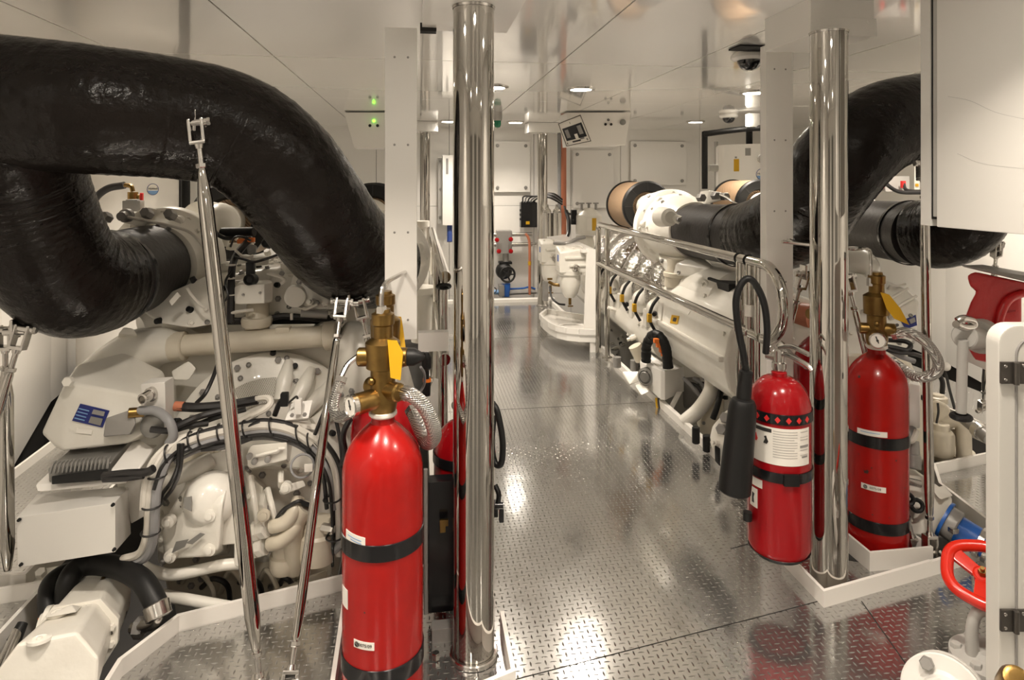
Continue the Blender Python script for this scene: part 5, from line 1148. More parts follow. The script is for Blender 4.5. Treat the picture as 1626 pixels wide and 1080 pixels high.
fittings(E, ('gearbox_case', 'crankcase', 'casting_web', 'sump'), (250, 690, 535, 940), 24, 21, ('bolt', 'cap_screw', 'bolt'))
fittings(E, ('flywheel_guard', 'intake_elbow', 'elbow_ridge'), (280, 560, 560, 690), 14, 3, ('bolt', 'cap_screw', 'plug'))
fittings(E, ('turbocharger', 'skirt', 'volute'), (190, 330, 345, 520), 9, 4, ('cap_screw', 'bolt', 'plug'))
fittings(R_, ('charge_air_pipe', 'end_cap', 'crankcase', 'head_cover', 'white_tank'), (955, 420, 1180, 620), 18, 6, k=1.3)
fittings(R_, ('turbocharger', 'turbo_skirt', 'volute'), (1025, 300, 1110, 440), 7, 7, ('bolt', 'cap_screw'), 1.2)
fittings(R_, ('side_housing', 'gearbox_case', 'block_end', 'casting_base', 'mount_foot', 'support_web', 'crankcase'), (1085, 430, 1560, 760), 26, 8)
# more dark wiring in the loom and under the left turbocharger
cables(E, [('cable_black', .006, shift(L1[3:], 0, 14, -.01)), ('cable_black', .007, shift(L1[2:9], -4, 16, -.01)), ('cable_black', .006, shift(L0[4:], 4, 12, -.02)), ('cable_grey', .007, shift(L1[4:11], 0, 20, .02)),
           ('cable_black', .012, [(330, 500, 2.82), (350, 508, 2.82), (380, 510, 2.84), (400, 506, 2.9)]), ('cable_black', .010, [(336, 508, 2.8), (352, 502, 2.82), (372, 512, 2.82)]),
           ('cable_black', .012, [(268, 683, 2.33), (300, 668, 2.36), (322, 660, 2.4), (352, 652, 2.44)]), ('cable_black', .007, [(500, 690, 2.42), (512, 660, 2.42), (520, 640, 2.44), (530, 655, 2.42), (540, 700, 2.4), (545, 760, 2.4)]),
           ('cable_black', .010, [(556, 665, 2.25), (545, 690, 2.25), (548, 720, 2.28), (542, 740, 2.3)])])
part('gap_shade_block', B().hull([P(345, 500, 3.0), P(420, 498, 3.0), P(545, 498, 3.0), P(545, 514, 3.0), P(345, 516, 3.0), P(345, 500, 3.1), P(545, 514, 3.1), P(545, 500, 3.1)], .004), 'rubber', E)  # thin black block in place of the dark gap beneath the turbocharger
# ------------------------------------------------------------------ twin fuel filters and their bracket
ff = thing('fuel_filter', 'white fuel filter nearest the handrail, over the round well of the drip tray', 'fuel filter', P(907, 490, 6.15), 'white fuel filters over the drip tray')
def fuel_filter(t, px, py, d, k=1.):
    c = P(px, py, d); s = k
    h = part('filter_head', B().hull([c + V((x * s, y * s, z * s)) for x, y, z in ((-.12, -.10, -.02), (.13, -.10, -.02), (.13, .10, -.02), (-.12, .10, -.02), (-.12, -.10, .17), (.10, -.10, .20), (.13, .10, .22), (-.12, .10, .22), (.15, -.1, .10), (.15, .1, .1))], .014, 3), 'engine_white', t)
    part('head_rib', B().box(c + V((.03 * s, -.105 * s, .12 * s)), (.2 * s, .02, .02), .004).box(c + V((.06 * s, -.105 * s, .05 * s)), (.18 * s, .02, .02), .004), 'engine_white', h)
    part('drain_plug', B().lathe(c + V((.03, -.11 * s, .03)), (0, -1, 0), [(0, .035), (.03, .03), (.034, .016), (.04, .014)], 18), 'steel', h)
    part('makers_plate', B().box(c + V((-.122 * s, -.04 * s, .10 * s)), (.004, .09 * s, .11 * s), .001), 'paper', h)
    part('plate_emblem', B().box(c + V((-.125 * s, -.05 * s, .115 * s)), (.003, .05 * s, .06 * s), .001), 'blue', h)
    for x in (-.08, .02, .10): part('bolt', B().nut(c + V((x * s, -.06 * s, .205 * s)), UP, .011, .014), 'engine_white', h)
    part('bowl', B().lathe(c + V((0, 0, -.02)), V((0, 0, -1)), [(-.02, .115 * s), (.02, .115 * s), (.03, .10 * s), (.12, .098 * s), (.20, .075 * s), (.24, .045 * s), (.245, 0)], 32), 'engine_white', t, 'white rounded filter bowl')
    part('drain_valve', B().cyl(c + V((-.0, 0, -.26)), c + V((0, 0, -.33)), .014).box(c + V((0, -.02, -.34)), (.05, .012, .012), .002), 'brass', t)
fuel_filter(ff, 905, 428, 6.15)
f2 = thing('fuel_filter', 'white fuel filter standing farther back beside the far chrome post', 'fuel filter', P(874, 480, 6.75), 'white fuel filters over the drip tray')
fuel_filter(f2, 874, 412, 6.75, .95)
part('water_tap', B().tube([P(872, 448, 6.5), P(880, 452, 6.45), P(888, 453, 6.4)], .016, 10, 5).box(P(873, 443, 6.5), (.05, .02, .02), .003), 'brass', f2)
part('sample_hose', B().tube([P(873, 455, 6.5), P(876, 472, 6.45), P(886, 482, 6.4), P(897, 484, 6.35)], .010, 8, 8), 'cable_black', f2)
part('grey_hanger', B().box(P(866, 462, 6.7), (.05, .06, .2), .004), 'cast_grey', f2)
tr = thing('drip_tray', 'white moulded drip tray with a round well under the fuel filters', 'tray', P(905, 530, 6.1))
b = B(); o = [P(858, 488, 6.6), P(862, 496, 6.45), P(872, 510, 6.22), P(884, 522, 6.06), P(900, 530, 5.97), P(920, 533, 5.92), P(946, 533, 5.9), P(948, 478, 6.45), P(868, 477, 6.85)]
for q in o: q.z = .16
b.prism(o, (0, 0, -.07), .006); part('tray_base', b, 'white_gloss', tr)
b = B()
for a, c in zip(o, o[1:] + o[:1]):
    d = (c - a).normalized(); n = V((-d.y, d.x, 0)).normalized() * .012; b.prism((a - n, c - n, c + n, a + n), (0, 0, .05))
part('tray_rim', b, 'white_gloss', tr); part('tray_well', B().torus(V((P(908, 504, 6.2).x, P(908, 504, 6.2).y, .165)), UP, .13, .012, 32, 8), 'white_gloss', tr)
bp = thing('filter_bracket', 'white upright bracket panel that carries the fuel filters, next to the far handrail post', 'bracket', P(940, 560, 5.9))
part('panel', B().hull([P(931, 392, 6.02), P(946, 397, 5.92), P(949, 533, 5.9), P(926, 532, 6.0), P(946, 397, 5.97), P(949, 533, 5.95)], .004), 'white_gloss', bp)
part('top_shelf', B().hull([P(868, 376, 6.9), P(896, 373, 7.0), P(946, 396, 6.0), P(925, 398, 6.0), P(868, 380, 6.9), P(896, 377, 7.0), P(946, 400, 6.0), P(925, 402, 6.0)], .003), 'white_gloss', bp)
part('support_foot', B().box(P(941, 548, 5.93), (.05, .03, .2), .003), 'white_gloss', bp)
part('pipe_on_shelf', B().tube([P(880, 386, 6.5), P(900, 386, 6.4), P(915, 380, 6.5), P(928, 377, 6.6)], .018, 10, 6), 'cast_grey', bp)
# silver cylinders and separator behind
for px, lab in ((869, 'polished steel canister left of its twin behind the far chrome post'), (884, 'polished steel canister right of its twin, beside the orange pipe')):
    t = thing('steel_canister', lab, 'canister', P(px, 376, 7.6), 'polished canisters by the far post')
    part('can', B().lathe(P(px, 380, 7.6), UP, [(0, .05), (.01, .055), (.30, .055), (.31, .05)], 24), 'steel', t); part('can_top', B().lathe(P(px, 337, 7.6), UP, [(0, .05), (.03, .04), (.05, .02), (.09, .016)], 16), 'chrome', t)
st = thing('separator', 'small white domed canister with a white and yellow label left of the brown air filter', 'separator', P(935, 378, 7.2))
sb = part('canister', B().lathe(P(935, 372, 7.2), UP, [(0, .14), (.03, .145), (.20, .145), (.22, .135), (.27, .07), (.29, .05)], 36), 'engine_white', st)
part('neck', B().lathe(P(928, 392, 7.2), UP, [(-.1, .12), (.05, .11), (.12, .09)], 24), 'engine_white', st)
sc = P(935, 372, 7.2); sa = cam_ang(sc)
part('label', B().patch((sc.x, sc.y), .145, sc.z + .05, sc.z + .18, sa - .12, sa + .22), 'paper', sb); part('label', B().patch((sc.x, sc.y), .145, sc.z + .05, sc.z + .185, sa + .24, sa + .58), 'yellow', sb, 'yellow label')
for dx in (-.08, .0, .08): part('top_tap', B().cyl(sc + V((dx, 0, .27)), sc + V((dx, 0, .34)), .014).box(sc + V((dx, 0, .34)), (.06, .02, .015), .003), 'cast_grey', st)
part('hose', B().tube([P(914, 336, 7.2), P(905, 340, 7.2), P(899, 335, 7.2), P(896, 328, 7.25)], .012, 8, 6), 'cable_black', st)
part('black_hose', B().tube([P(899, 335, 7.4), P(903, 350, 7.3), P(903, 368, 7.2), P(898, 382, 7.1)], .022, 10, 6), 'cable_black', st)
part('pressure_switch', B().box(P(911, 345, 7.2), (.06, .06, .16), .004), 'rubber', st)
# ------------------------------------------------------------------ far wall equipment
YW = 8.66
def W(px, py, dy=0.): return PY(px, py, YW - dy)
tb2 = thing('terminal_box', 'black terminal box with a small yellow label on the far wall beside the chrome post', 'terminal box', W(840, 362))
part('box_body', B().box(W(839, 341, .06), (.22, .12, .33), .006), 'black_gloss', tb2); part('yellow_label', B().box(W(838, 354, .125), (.05, .004, .04), .001), 'yellow', tb2)
for i in range(6): part('gland', B().cyl(W(829 + i * 4, 328, .06), W(829 + i * 4, 320, .06), .012, n=10), 'rubber', tb2)
for i in range(5): part('cable', B().tube([W(830 + i * 4, 321, .06), W(832 + i * 5, 312 + i, .08), W(850 + i * 4, 312 - i, .3), W(872 + i * 2, 314 - i * 1.5, .5), W(893, 325 - i * 2, .6)], .010, 8, 6), 'cable_grey' if i % 2 else 'cable_black', tb2)
for i in range(3): part('side_gland', B().box(W(827, 334 + i * 7, .07), (.03, .05, .03), .003), 'rubber', tb2)
mf2 = thing('pipe_manifold', 'grey pipe manifold with four red round caps on the far wall above the black handwheel', 'manifold', W(800, 405))
part('manifold_block', B().box(W(800, 384, .12), (.20, .14, .30), .008), 'cast_grey', mf2)
for px, py in ((789, 381), (811, 380), (792, 399), (811, 399)): part('red_cap', B().lathe(W(px, py, .22), (0, -1, 0), [(0, .03), (.015, .03), (.02, .018), (.022, 0)], 18), 'red_dark', mf2)
for py in (373, 389): part('cross_pipe', B().tube([W(778, py, .1), W(845, py - 1, .1)], .028, 12, 1), 'steel', mf2)
part('drop_pipe', B().tube([W(834, 371, .12), W(839, 378, .12), W(841, 395, .12), W(841, 468, .12)], .018, 10, 6), 'copper_red', mf2); part('yellow_band', B().cyl(W(841, 415, .12), W(841, 421, .12), .022), 'yellow', mf2)
part('wall_rail', B().tube([W(805, 388, .08), W(852, 387, .08)], .014, 8, 1), 'steel', mf2)
gv = thing('gate_valve', 'black gate valve with a spoked black handwheel hanging under the grey manifold', 'valve', W(802, 446))
part('stem_pipe', B().cyl(W(803, 402, .12), W(803, 416, .12), .04), 'cast_grey', gv); part('valve_body', B().box(W(802, 417, .12), (.17, .14, .03), .004).ball(W(800, 430, .14), (.11, .10, .11), 14), 'rubber', gv)
wc = W(806, 436, .3); wn = V((.15, -1, .1))
hw = part('handwheel', B().torus(wc, wn, .095, .014, 32, 10), 'rubber', gv); u_, w_, _ = frame_of(wn)
for k in range(5):
    a = k * 2 * PI / 5; part('spoke', B().cyl(wc, wc + (u_ * math.cos(a) + w_ * math.sin(a)) * .093, .010, n=8), 'rubber', hw)
part('hub', B().lathe(wc - wn.normalized() * .15, wn, [(0, .03), (.17, .03), (.175, .02)], 16), 'rubber', hw)
bp2 = thing('bilge_pump', 'small blue pump on the far wall at floor level below the black handwheel', 'pump', W(800, 470))
part('pump_casing', B().box(W(802, 461, .14), (.10, .14, .16), .012).cyl(W(806, 450, .14), W(806, 462, .14), .035), 'blue', bp2); part('motor', B().box(W(796, 461, .16), (.07, .13, .15), .008), 'cast_grey', bp2)
part('blue_pipe', B().tube([W(808, 459, .1), W(830, 458, .1), W(840, 456, .1), W(850, 459, .1)], .012, 8, 5), 'blue', bp2); part('suction_pipe', B().tube([W(808, 466, .1), W(852, 464, .1)], .022, 10, 1), 'cast_grey', bp2); part('inlet', B().cyl(W(783, 464, .14), W(794, 464, .14), .03), 'blue_light', bp2)
part('black_clip', B().torus(W(784, 461, .2), (0, -1, 0), .035, .006, 18, 6), 'rubber', bp2)
solo('conduit_pipe', B().cyl(PY(895, 372, 8.3), PY(895, 206, 8.3), .036, n=20), 'copper_red', 'orange red vertical pipe on the far wall below the tilted diagram sign', 'pipe')
solo('cable_conduit', B().tube([PY(889, 372, 8.32), PY(889, 206, 8.32)], .030, 12, 40, .12), 'cable_grey', 'grey ribbed conduit running up beside the orange red pipe', 'conduit')
lk = thing('wall_unit', 'tall narrow white wall unit seen between the far chrome post and the tall post', 'wall unit', W(708, 353))
part('cabinet', B().box(W(712, 302, .12), (.16, .22, .90), .006), 'white_gloss', lk); part('label_strip', B().box(W(710, 264, .235), (.03, .004, .2), .001), 'ink_grey', lk)
part('side_frame', B().box(W(699, 303, .05), (.06, .05, .86), .006), 'grey_paint', lk)
for py in (256, 300, 344): part('hinge_bolt', B().nut(W(699, py, .08), (0, -1, 0), .016, .012), 'cast_grey', lk)
part('blue_piece', B().cyl(W(714, 384, .2), W(714, 358, .14), .035, n=14).cyl(W(714, 358, .14), W(714, 352, .12), .02), 'ink_blue', lk)  # bottle-shaped blue piece of unknown use, joined to the wall unit
# access covers on the far wall
def cover(p0, p1, label):
    a, c = W(*p0), W(*p1); t = thing('access_cover', label, 'access cover', (a.x, YW, c.z), 'screwed covers on the far wall'); m = (a + c) / 2
    part('cover_panel', B().box((m.x, YW + .022, m.z), (c.x - a.x, .025, a.z - c.z), .004), 'wall_paint', t)
    for sx in (a.x + .06, c.x - .06):
        for sz in (a.z - .06, c.z + .06): part('turn_knob', B().lathe((sx, YW + .008, sz), (0, -1, 0), [(0, .024), (.012, .022), (.014, .008)], 14), 'cast_grey', t)
cover((1002, 224), (1090, 294), 'square white access cover with corner knobs behind the brown air filter')
cover((910, 238), (975, 330), 'upright white access cover right of the orange red pipe')
cover((783, 224), (842, 305), 'white access cover between the two chrome posts above the grey manifold')
# ------------------------------------------------------------------ water heaters
def badge(t, c, R, z, ang, r):
    q = V((c.x + (R + .003) * math.cos(ang), c.y + (R + .003) * math.sin(ang), z)); n = V((math.cos(ang), math.sin(ang), 0)); sx = UP.cross(n)
    bd = part('round_badge', B().lathe(q - n * .012, n, [(0, r), (.016, r), (.017, 0)], 36), 'paper', t, 'round white and blue maker badge')
    part('badge_ring', B().torus(q + n * .004, n, r * .96, r * .05, 36, 6), 'ink_blue', bd)
    part('badge_wave', B().prism([q + n * .005 + sx * (r * .9 * math.cos(a)) + UP * (r * .9 * math.sin(a)) for a in [PI + .25 + (PI - .5) * i / 14 for i in range(15)]], n * .002), 'blue_light', bd)
    text_part('badge_word', 'Hubbell', q + n * .006 + UP * r * .12, sx, UP, r * .52, 'ink', bd)
hc = P(1196, 287, 7.3); HR = .40
wh = thing('water_heater', 'white drum water heater with a yellow label behind the right-hand air filter', 'water heater', (hc.x, hc.y, .2))
zt = HC - (229 - HY) / FPX * 7.0
part('tank', B().lathe((hc.x, hc.y, .2), UP, [(0, HR), (zt - .22, HR), (zt - .2, HR - .01), (zt - .2, 0)], 56), 'white_gloss', wh)
ha = cam_ang(hc)
def tz(py): return HC - (py - HY) / FPX * 6.92
yl = part('warning_label', B().patch((hc.x, hc.y), HR, tz(272), tz(252), ha - .60 + .09, ha - .60 + .24), 'yellow', wh, 'yellow warning label')
part('label_print', B().patch((hc.x, hc.y), HR, tz(251), tz(248), ha - .48, ha - .42), 'ink_grey', wh)
part('data_plate', B().patch((hc.x, hc.y), HR, tz(247), tz(235), ha - .20, ha - .06), 'alu_grey', wh)
badge(wh, hc, HR, tz(277), ha + .22, .062)
part('thermometer', B().lathe(V((hc.x + HR * math.cos(ha + .2), hc.y + HR * math.sin(ha + .2), tz(252))), V((math.cos(ha), math.sin(ha), 0)), [(0, .03), (.04, .03), (.042, .045), (.07, .045), (.072, .03)], 20), 'steel', wh)
part('top_pipe', B().cyl((hc.x - .1, hc.y - .1, zt), (hc.x - .1, hc.y - .1, zt + .16), .035), 'rubber', wh)
bpz = zt + .15
solo('black_pipe', B().tube([PX(1119, 300, 2.85), PX(1119, 217, 2.85), PX(1120, 212.5, 2.85), PX(1124, 212, 2.87), P(1180, 205, 6.7), P(1216, 203, 6.6)], .030, 14, 3), 'rubber', 'black lagged pipe rising along the far wall and bending over the white drum', 'pipe')
solo('grey_pipe', B().cyl(P(1137, 300, 7.4), P(1137, 225, 7.4), .022).lathe(P(1134, 267, 7.3), RGT, [(-.06, .04), (.06, .04)], 14), 'grey_paint', 'thin grey upright pipe with a flange left of the white drum', 'pipe')
hc2 = P(205, 287, 5.3); HR2 = .36
w2 = thing('water_heater', 'white drum water heater with a round badge behind the left engine turbocharger', 'water heater', (hc2.x, hc2.y, .1))
part('tank', B().lathe((hc2.x, hc2.y, .1), UP, [(0, HR2), (1.75, HR2), (1.77, HR2 - .01), (1.77, 0)], 56), 'white_gloss', w2)
a2 = cam_ang(hc2); badge(w2, hc2, HR2, HC - (301 - HY) / FPX * 5.0, a2 + .45, .045)
sw = thing('switch_box', 'small white switch box with a black cable on the wall right of the round badge', 'switch box', P(258, 310, 5.6))
part('box_body', B().box(P(258, 292, 5.6), (.085, .09, .17), .005), 'white_matt', sw); part('cable', B().cyl(P(259, 310, 5.6), P(259, 340, 5.6), .012), 'cable_black', sw)
solo('black_pipe', B().cyl(P(281, 380, 5.9), P(281, 200, 5.9), .036, n=18), 'rubber', 'black upright pipe left of its twin beyond the left turbocharger', 'pipe', 'black pipes behind the left engine')
solo('black_pipe', B().cyl(P(295, 380, 5.8), P(295, 200, 5.8), .036, n=18), 'rubber', 'black upright pipe right of its twin, half behind the thick chrome strut', 'pipe', 'black pipes behind the left engine')
# ------------------------------------------------------------------ ceiling fittings
def angled_box(t, pts_top, pts_bot, dep): return B().hull([P(*q) for q in pts_top] + [P(*q) for q in pts_bot] + [P(*q) + V((0, dep, 0)) for q in pts_top] + [P(*q) + V((0, dep, 0)) for q in pts_bot], .004)
D6 = 6.72
ab = thing('ceiling_box', 'white angled box with small lamps hung from the ceiling behind the diagram sign', 'ceiling box', P(955, 235, D6), 'white angled boxes under the ceiling')
part('housing', angled_box(ab, [(900, 178.5, D6), (1002, 178.5, D6)], [(905, 232, D6 + .05), (993, 230, D6 + .05)], .35), 'white_matt', ab)
for px, py in ((961.5, 197.5), (970.5, 197.5)): part('jack', B().lathe(P(px, py, D6 + .01), -FWD, [(0, .014), (.008, .013), (.009, 0)], 14), 'rubber', ab)
part('indicator', B().torus(P(966, 190.5, D6 - .005), -FWD, .009, .004, 16, 6), 'ink', ab); part('sensor_disc', B().lathe(P(989, 194, D6), -FWD, [(-.01, .03), (.012, .03), (.016, .022), (.016, 0)], 24), 'alu_grey', ab)
a2b = thing('ceiling_box', 'white angled box with a green lamp under the ceiling left of the white duct', 'ceiling box', P(585, 235, D6), 'white angled boxes under the ceiling')
part('housing', angled_box(a2b, [(546, 178.5, D6), (640, 178.5, D6)], [(563, 235, D6 + .05), (635, 235, D6 + .05)], .35), 'white_matt', a2b)
for px, py in ((587.5, 199.5), (599.5, 199.5)): part('jack', B().lathe(P(px, py, D6 + .01), -FWD, [(0, .016), (.008, .015), (.009, 0)], 14), 'rubber', a2b)
part('green_lamp', B().ball(P(593.5, 192, D6), .016, 10), 'led_green', a2b)
sg = thing('diagram_sign', 'tilted white sign with a black bordered diagram, hung in front of the right ceiling box', 'sign', P(914, 232, 6.6))
sd = 6.62
def sp_(u, v, lift=0.): # sign plane coordinates 0..1
    a, bb, c, d = P(885, 196, sd), P(922, 181, sd), P(940, 225, sd), P(899, 233.5, sd); q = a.lerp(bb, u).lerp(d.lerp(c, u), v); return q - FWD * lift
sb_ = part('sign_board', B().prism([sp_(0, 0), sp_(1, 0), sp_(1, 1), sp_(0, 1)], FWD * .006), 'paper', sg)
def sq(name, u0, v0, u1, v1, m, lift): return part(name, B().prism([sp_(u0, v0, lift), sp_(u1, v0, lift), sp_(u1, v1, lift), sp_(u0, v1, lift)], FWD * .0015), m, sb_)
for u0, v0, u1, v1 in ((.02, .02, .98, .045), (.02, .955, .98, .98), (.02, .02, .045, .98), (.955, .02, .98, .98)): sq('border', u0, v0, u1, v1, 'ink', .003)
sq('picture', .10, .27, .90, .78, 'black_screen', .003); sq('picture_block', .16, .36, .30, .68, 'ink_grey', .006); sq('picture_block', .66, .34, .82, .66, 'ink_grey', .006); sq('picture_block', .46, .6, .58, .78, 'paper', .006)
sq('caption', .30, .83, .62, .89, 'ink', .003); sq('caption', .62, .78, .78, .84, 'ink_grey', .003); sq('corner_mark', .84, .84, .90, .92, 'ink_grey', .003); sq('corner_mark', .08, .84, .11, .92, 'ink', .003); sq('corner_mark', .46, .12, .48, .19, 'ink', .003)
def dome(px, py, k, label):
    c = P(px, py, .712 * FPX / (HY - py)); c.z = CZ; t = thing('dome_camera', label, 'dome camera', (c.x, c.y, CZ - .1), 'ceiling dome cameras')
    part('base_plate', B().lathe(c, (0, 0, -1), [(0, .085 * k), (.015, .10 * k), (.03, .10 * k), (.042, .085 * k), (.044, .066 * k)], 40), 'white_gloss', t)
    part('dome_glass', B().lathe(c - UP * .04, (0, 0, -1), [(0, .066 * k)] + [(.062 * k * math.sin(i / 8 * PI / 2), .066 * k * math.cos(i / 8 * PI / 2)) for i in range(1, 8)] + [(.062 * k, 0)], 36), 'glass_dark', t, 'dark glossy dome')
dome(1190, 84, 1.0, 'large dome camera with dark glass on the ceiling left of the white duct')
dome(1157, 181, 1.0, 'small far dome camera on the ceiling above the white drum')
bc = thing('beacon_lamp', 'green beacon lamp under the ceiling right of the tall chrome post', 'beacon', P(790, 210, 6.9))
bq = P(790, 190, 6.9); part('beacon_base', B().lathe((bq.x, bq.y, CZ), (0, 0, -1), [(0, .05), (.07, .05), (.08, .045)], 24), 'grey_paint', bc)
part('beacon_lens', B().lathe((bq.x, bq.y, CZ - .075), (0, 0, -1), [(0, .040), (.05, .038), (.075, .025), (.085, 0)], 24), 'green_glass', bc)
stl = thing('strip_lamp', 'short lit strip lamp on a grey bracket over the white drum', 'lamp', P(1188, 200, 6.6)); part('bracket', B().box(P(1196, 191, 6.65), (.12, .05, .14), .004), 'grey_paint', stl); part('strip_lens', B().box(P(1188, 191, 6.58), (.04, .03, .12), .004), 'strip_lens', stl)
# battery junction beyond the right outer pipe
jb2 = thing('junction_panel', 'grey junction panel with red and black cables on the wall above the right outer pipe', 'junction panel', P(1415, 300, 5.4))
part('panel', B().box(P(1418, 292, 5.5), (.26, .06, .13), .004), 'grey_paint', jb2)
for px in (1400, 1434): part('red_lug', B().box(P(px, 293, 5.42), (.03, .03, .06), .004), 'red_print', jb2)
part('cable', B().tube([P(1404, 286, 5.42), P(1412, 296, 5.4), P(1430, 305, 5.38), P(1462, 306, 5.36)], .016, 10, 6), 'cable_black', jb2); part('cable', B().tube([P(1434, 290, 5.42), P(1440, 302, 5.4), P(1465, 304, 5.4)], .014, 10, 6), 'cable_black', jb2)
hcb = thing('paper_chart', 'narrow printed strip with small marks on the wall beside the white cabinet', 'chart', P(1456, 300, 5.5)); part('strip', B().box(P(1456, 278, 5.5), (.05, .004, .26), .001), 'paper', hcb); part('strip_mark', B().box(P(1456, 294, 5.49), (.03, .003, .025), .001), 'yellow', hcb)
# white box behind the left cylinders and sensor probe
solo('relay_box', B().hull([P(672, 640, 3.0), P(690, 636, 3.0), P(690, 600, 3.05), P(711, 607, 2.95), P(711, 700, 2.9), P(676, 700, 2.95), P(690, 605, 3.3), P(712, 700, 3.3)], .004), 'white_matt', 'white electrical box low behind the left red cylinders beside the tall post', 'box')
pr_ = thing('level_probe', 'black probe with orange and red bands behind the left brass valve', 'probe', P(677, 630, 2.6)); part('probe_body', B().lathe(P(677, 628, 2.6), UP, [(0, .016), (.05, .018), (.055, .012), (.10, .012), (.11, .02), (.15, .02), (.17, .01)], 18), 'rubber', pr_); part('probe_band', B().lathe(P(678, 606, 2.6), UP, [(0, .0165), (.012, .0165)], 18), 'orange', pr_)
part('probe_wire', B().tube([P(668, 583, 2.4), P(674, 594, 2.45), P(673, 612, 2.5), P(664, 626, 2.5)], .005, 8, 8), 'cable_grey', pr_)
# ------------------------------------------------------------------ right foreground: cabinet, vise, gate, valve
XC = 1.717
wcab = thing('wall_cabinet', 'big white wall cabinet at the upper right with a dark gap beside its door', 'cabinet', (2.0, 1.3, 1.397))
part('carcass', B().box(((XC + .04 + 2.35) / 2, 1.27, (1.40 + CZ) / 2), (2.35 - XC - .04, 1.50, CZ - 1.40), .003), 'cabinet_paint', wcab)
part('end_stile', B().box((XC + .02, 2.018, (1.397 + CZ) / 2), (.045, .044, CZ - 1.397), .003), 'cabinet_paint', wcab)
part('gap_shade_strip', B().box((XC + .012, 1.985, (1.42 + CZ) / 2), (.02, .024, CZ - 1.42), .002), 'rubber', wcab)  # black strip stands in for the dark recess beside the door
part('door_edge', B().box((XC + .012, 1.962, (1.43 + CZ) / 2), (.05, .02, CZ - 1.43), .002), 'grey_paint', wcab)
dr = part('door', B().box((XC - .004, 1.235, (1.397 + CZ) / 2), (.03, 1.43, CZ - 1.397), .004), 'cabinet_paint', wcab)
part('scratch', B().tube([PX(1505, 153, XC - .0192), PX(1540, 160, XC - .0192), PX(1580, 178, XC - .0192), PX(1626, 189, XC - .0192)], .00035, 5, 5), 'cable_grey', dr)
part('scratch', B().tube([PX(1520, 244, XC - .0192), PX(1560, 260, XC - .0192), PX(1626, 268, XC - .0192)], .0003, 5, 5), 'cable_grey', dr)
# bench with vise
bn = thing('workbench', 'white edged workbench at the right edge carrying the red vise', 'workbench', P(1600, 640, 2.4))
BA, BB = P(1536, 553, 2.62), P(1650, 640, 2.22); bvec = (BB - BA); bvec.z = 0; bnrm = V((-bvec.y, bvec.x, 0)).normalized(); bnrm = bnrm if bnrm.dot(RGT) > 0 else -bnrm
z0 = BA.z
b = B(); A0 = V((BA.x, BA.y, z0)); B0 = A0 + bvec * 1.4
part('bench_top', b.prism((A0, B0, B0 + bnrm * .55, A0 + bnrm * .55), (0, 0, -.055), .003), 'white_gloss', bn)
for q in (A0 + bvec * .1 + bnrm * .06, A0 + bvec * .1 + bnrm * .48): part('leg', B().cyl(q - UP * .05, V((q.x, q.y, 0)), .012, n=14), 'steel', bn)
vs = thing('bench_vise', 'red cast iron bench vise with a grey steel spindle and hanging handle', 'vise', P(1585, 575, 2.4))
VD = 2.36
vb = [(1535, 437), (1548, 431), (1660, 455), (1660, 468), (1626, 462), (1600, 474), (1590, 495), (1582, 520), (1586, 580), (1548, 572), (1534, 548), (1532, 505), (1541, 480), (1551, 462), (1540, 455)]
part('fixed_jaw', B().prism([P(x, y, VD) for x, y in vb], (P(1600, 520, VD) - V((0, 0, HC))).normalized() * .13, .012), 'red_cast', vs)
part('slide_body', B().hull([P(1575, 480, VD + .03), P(1622, 470, VD + .03), P(1622, 600, VD), P(1585, 575, VD), P(1580, 480, VD + .12), P(1622, 470, VD + .12), P(1622, 600, VD + .12)], .008), 'red_cast', vs)
part('jaw_bead', B().tube([P(1626, 465, VD - .005), P(1604, 474, VD - .005), P(1592, 492, VD - .005), P(1585, 520, VD - .005), P(1586, 560, VD - .005)], .014, 12, 6), 'red_cast', vs)
part('spindle_flange', B().lathe(P(1556, 534, VD - .02), V((-.85, -.5, .05)), [(-.03, .06), (.0, .062), (.012, .055), (.016, .045)], 28), 'grey_paint', vs)
part('spindle', B().lathe(P(1562, 537, VD - .0), P(1518, 533, VD - .12) - P(1562, 537, VD), [(0, .040), (.10, .038), (.105, .042), (.155, .042), (.16, .038)], 24), 'grey_paint', vs)
part('handle_bar', B().cyl(P(1529, 540, VD - .10), P(1526, 655, VD - .08), .0165, n=18), 'grey_paint', vs)
part('handle_loop', B().tube([P(1520, 510, VD - .13), P(1530, 506, VD - .13), P(1544, 509, VD - .10), P(1545, 518, VD - .09), P(1532, 520, VD - .11), P(1518, 515, VD - .13)], .013, 12, 6), 'steel', vs)
part('handle_ring', B().torus(P(1526, 662, VD - .08), UP, .026, .010, 22, 10), 'rubber', vs)
part('jaw_stamp', B().quad(P(1592, 494, VD + .025), P(1612, 492, VD + .025), P(1612, 497, VD + .025), P(1592, 499, VD + .025), .002), 'red_dark', vs)
solo('steel_sheet', B().hull([P(1525, 421, VD - .03), P(1660, 443, VD - .10), P(1660, 455, VD - .10), P(1590, 434, VD - .03), P(1530, 424, VD + .02), P(1560, 420, VD + .16), P(1660, 438, VD + .16), P(1660, 448, VD + .14)], .002), 'cast_grey', 'bare grey steel sheet lying on top of the red vise', 'steel sheet')
# pipe run low behind the vise
lp = thing('drain_pipe', 'grey slanted pipe with a chrome joint in the gap right of the right engine gearbox', 'pipe', P(1555, 700, 3.3)); part('pipe_body', B().cyl(P(1530, 664, 3.5), P(1572, 698, 3.3), .032, n=18), 'cast_grey', lp); part('joint', B().lathe(P(1550, 680, 3.4), P(1572, 698, 3.3) - P(1550, 680, 3.4), [(0, .034), (.005, .04), (.04, .04), (.045, .034)], 18), 'steel', lp)
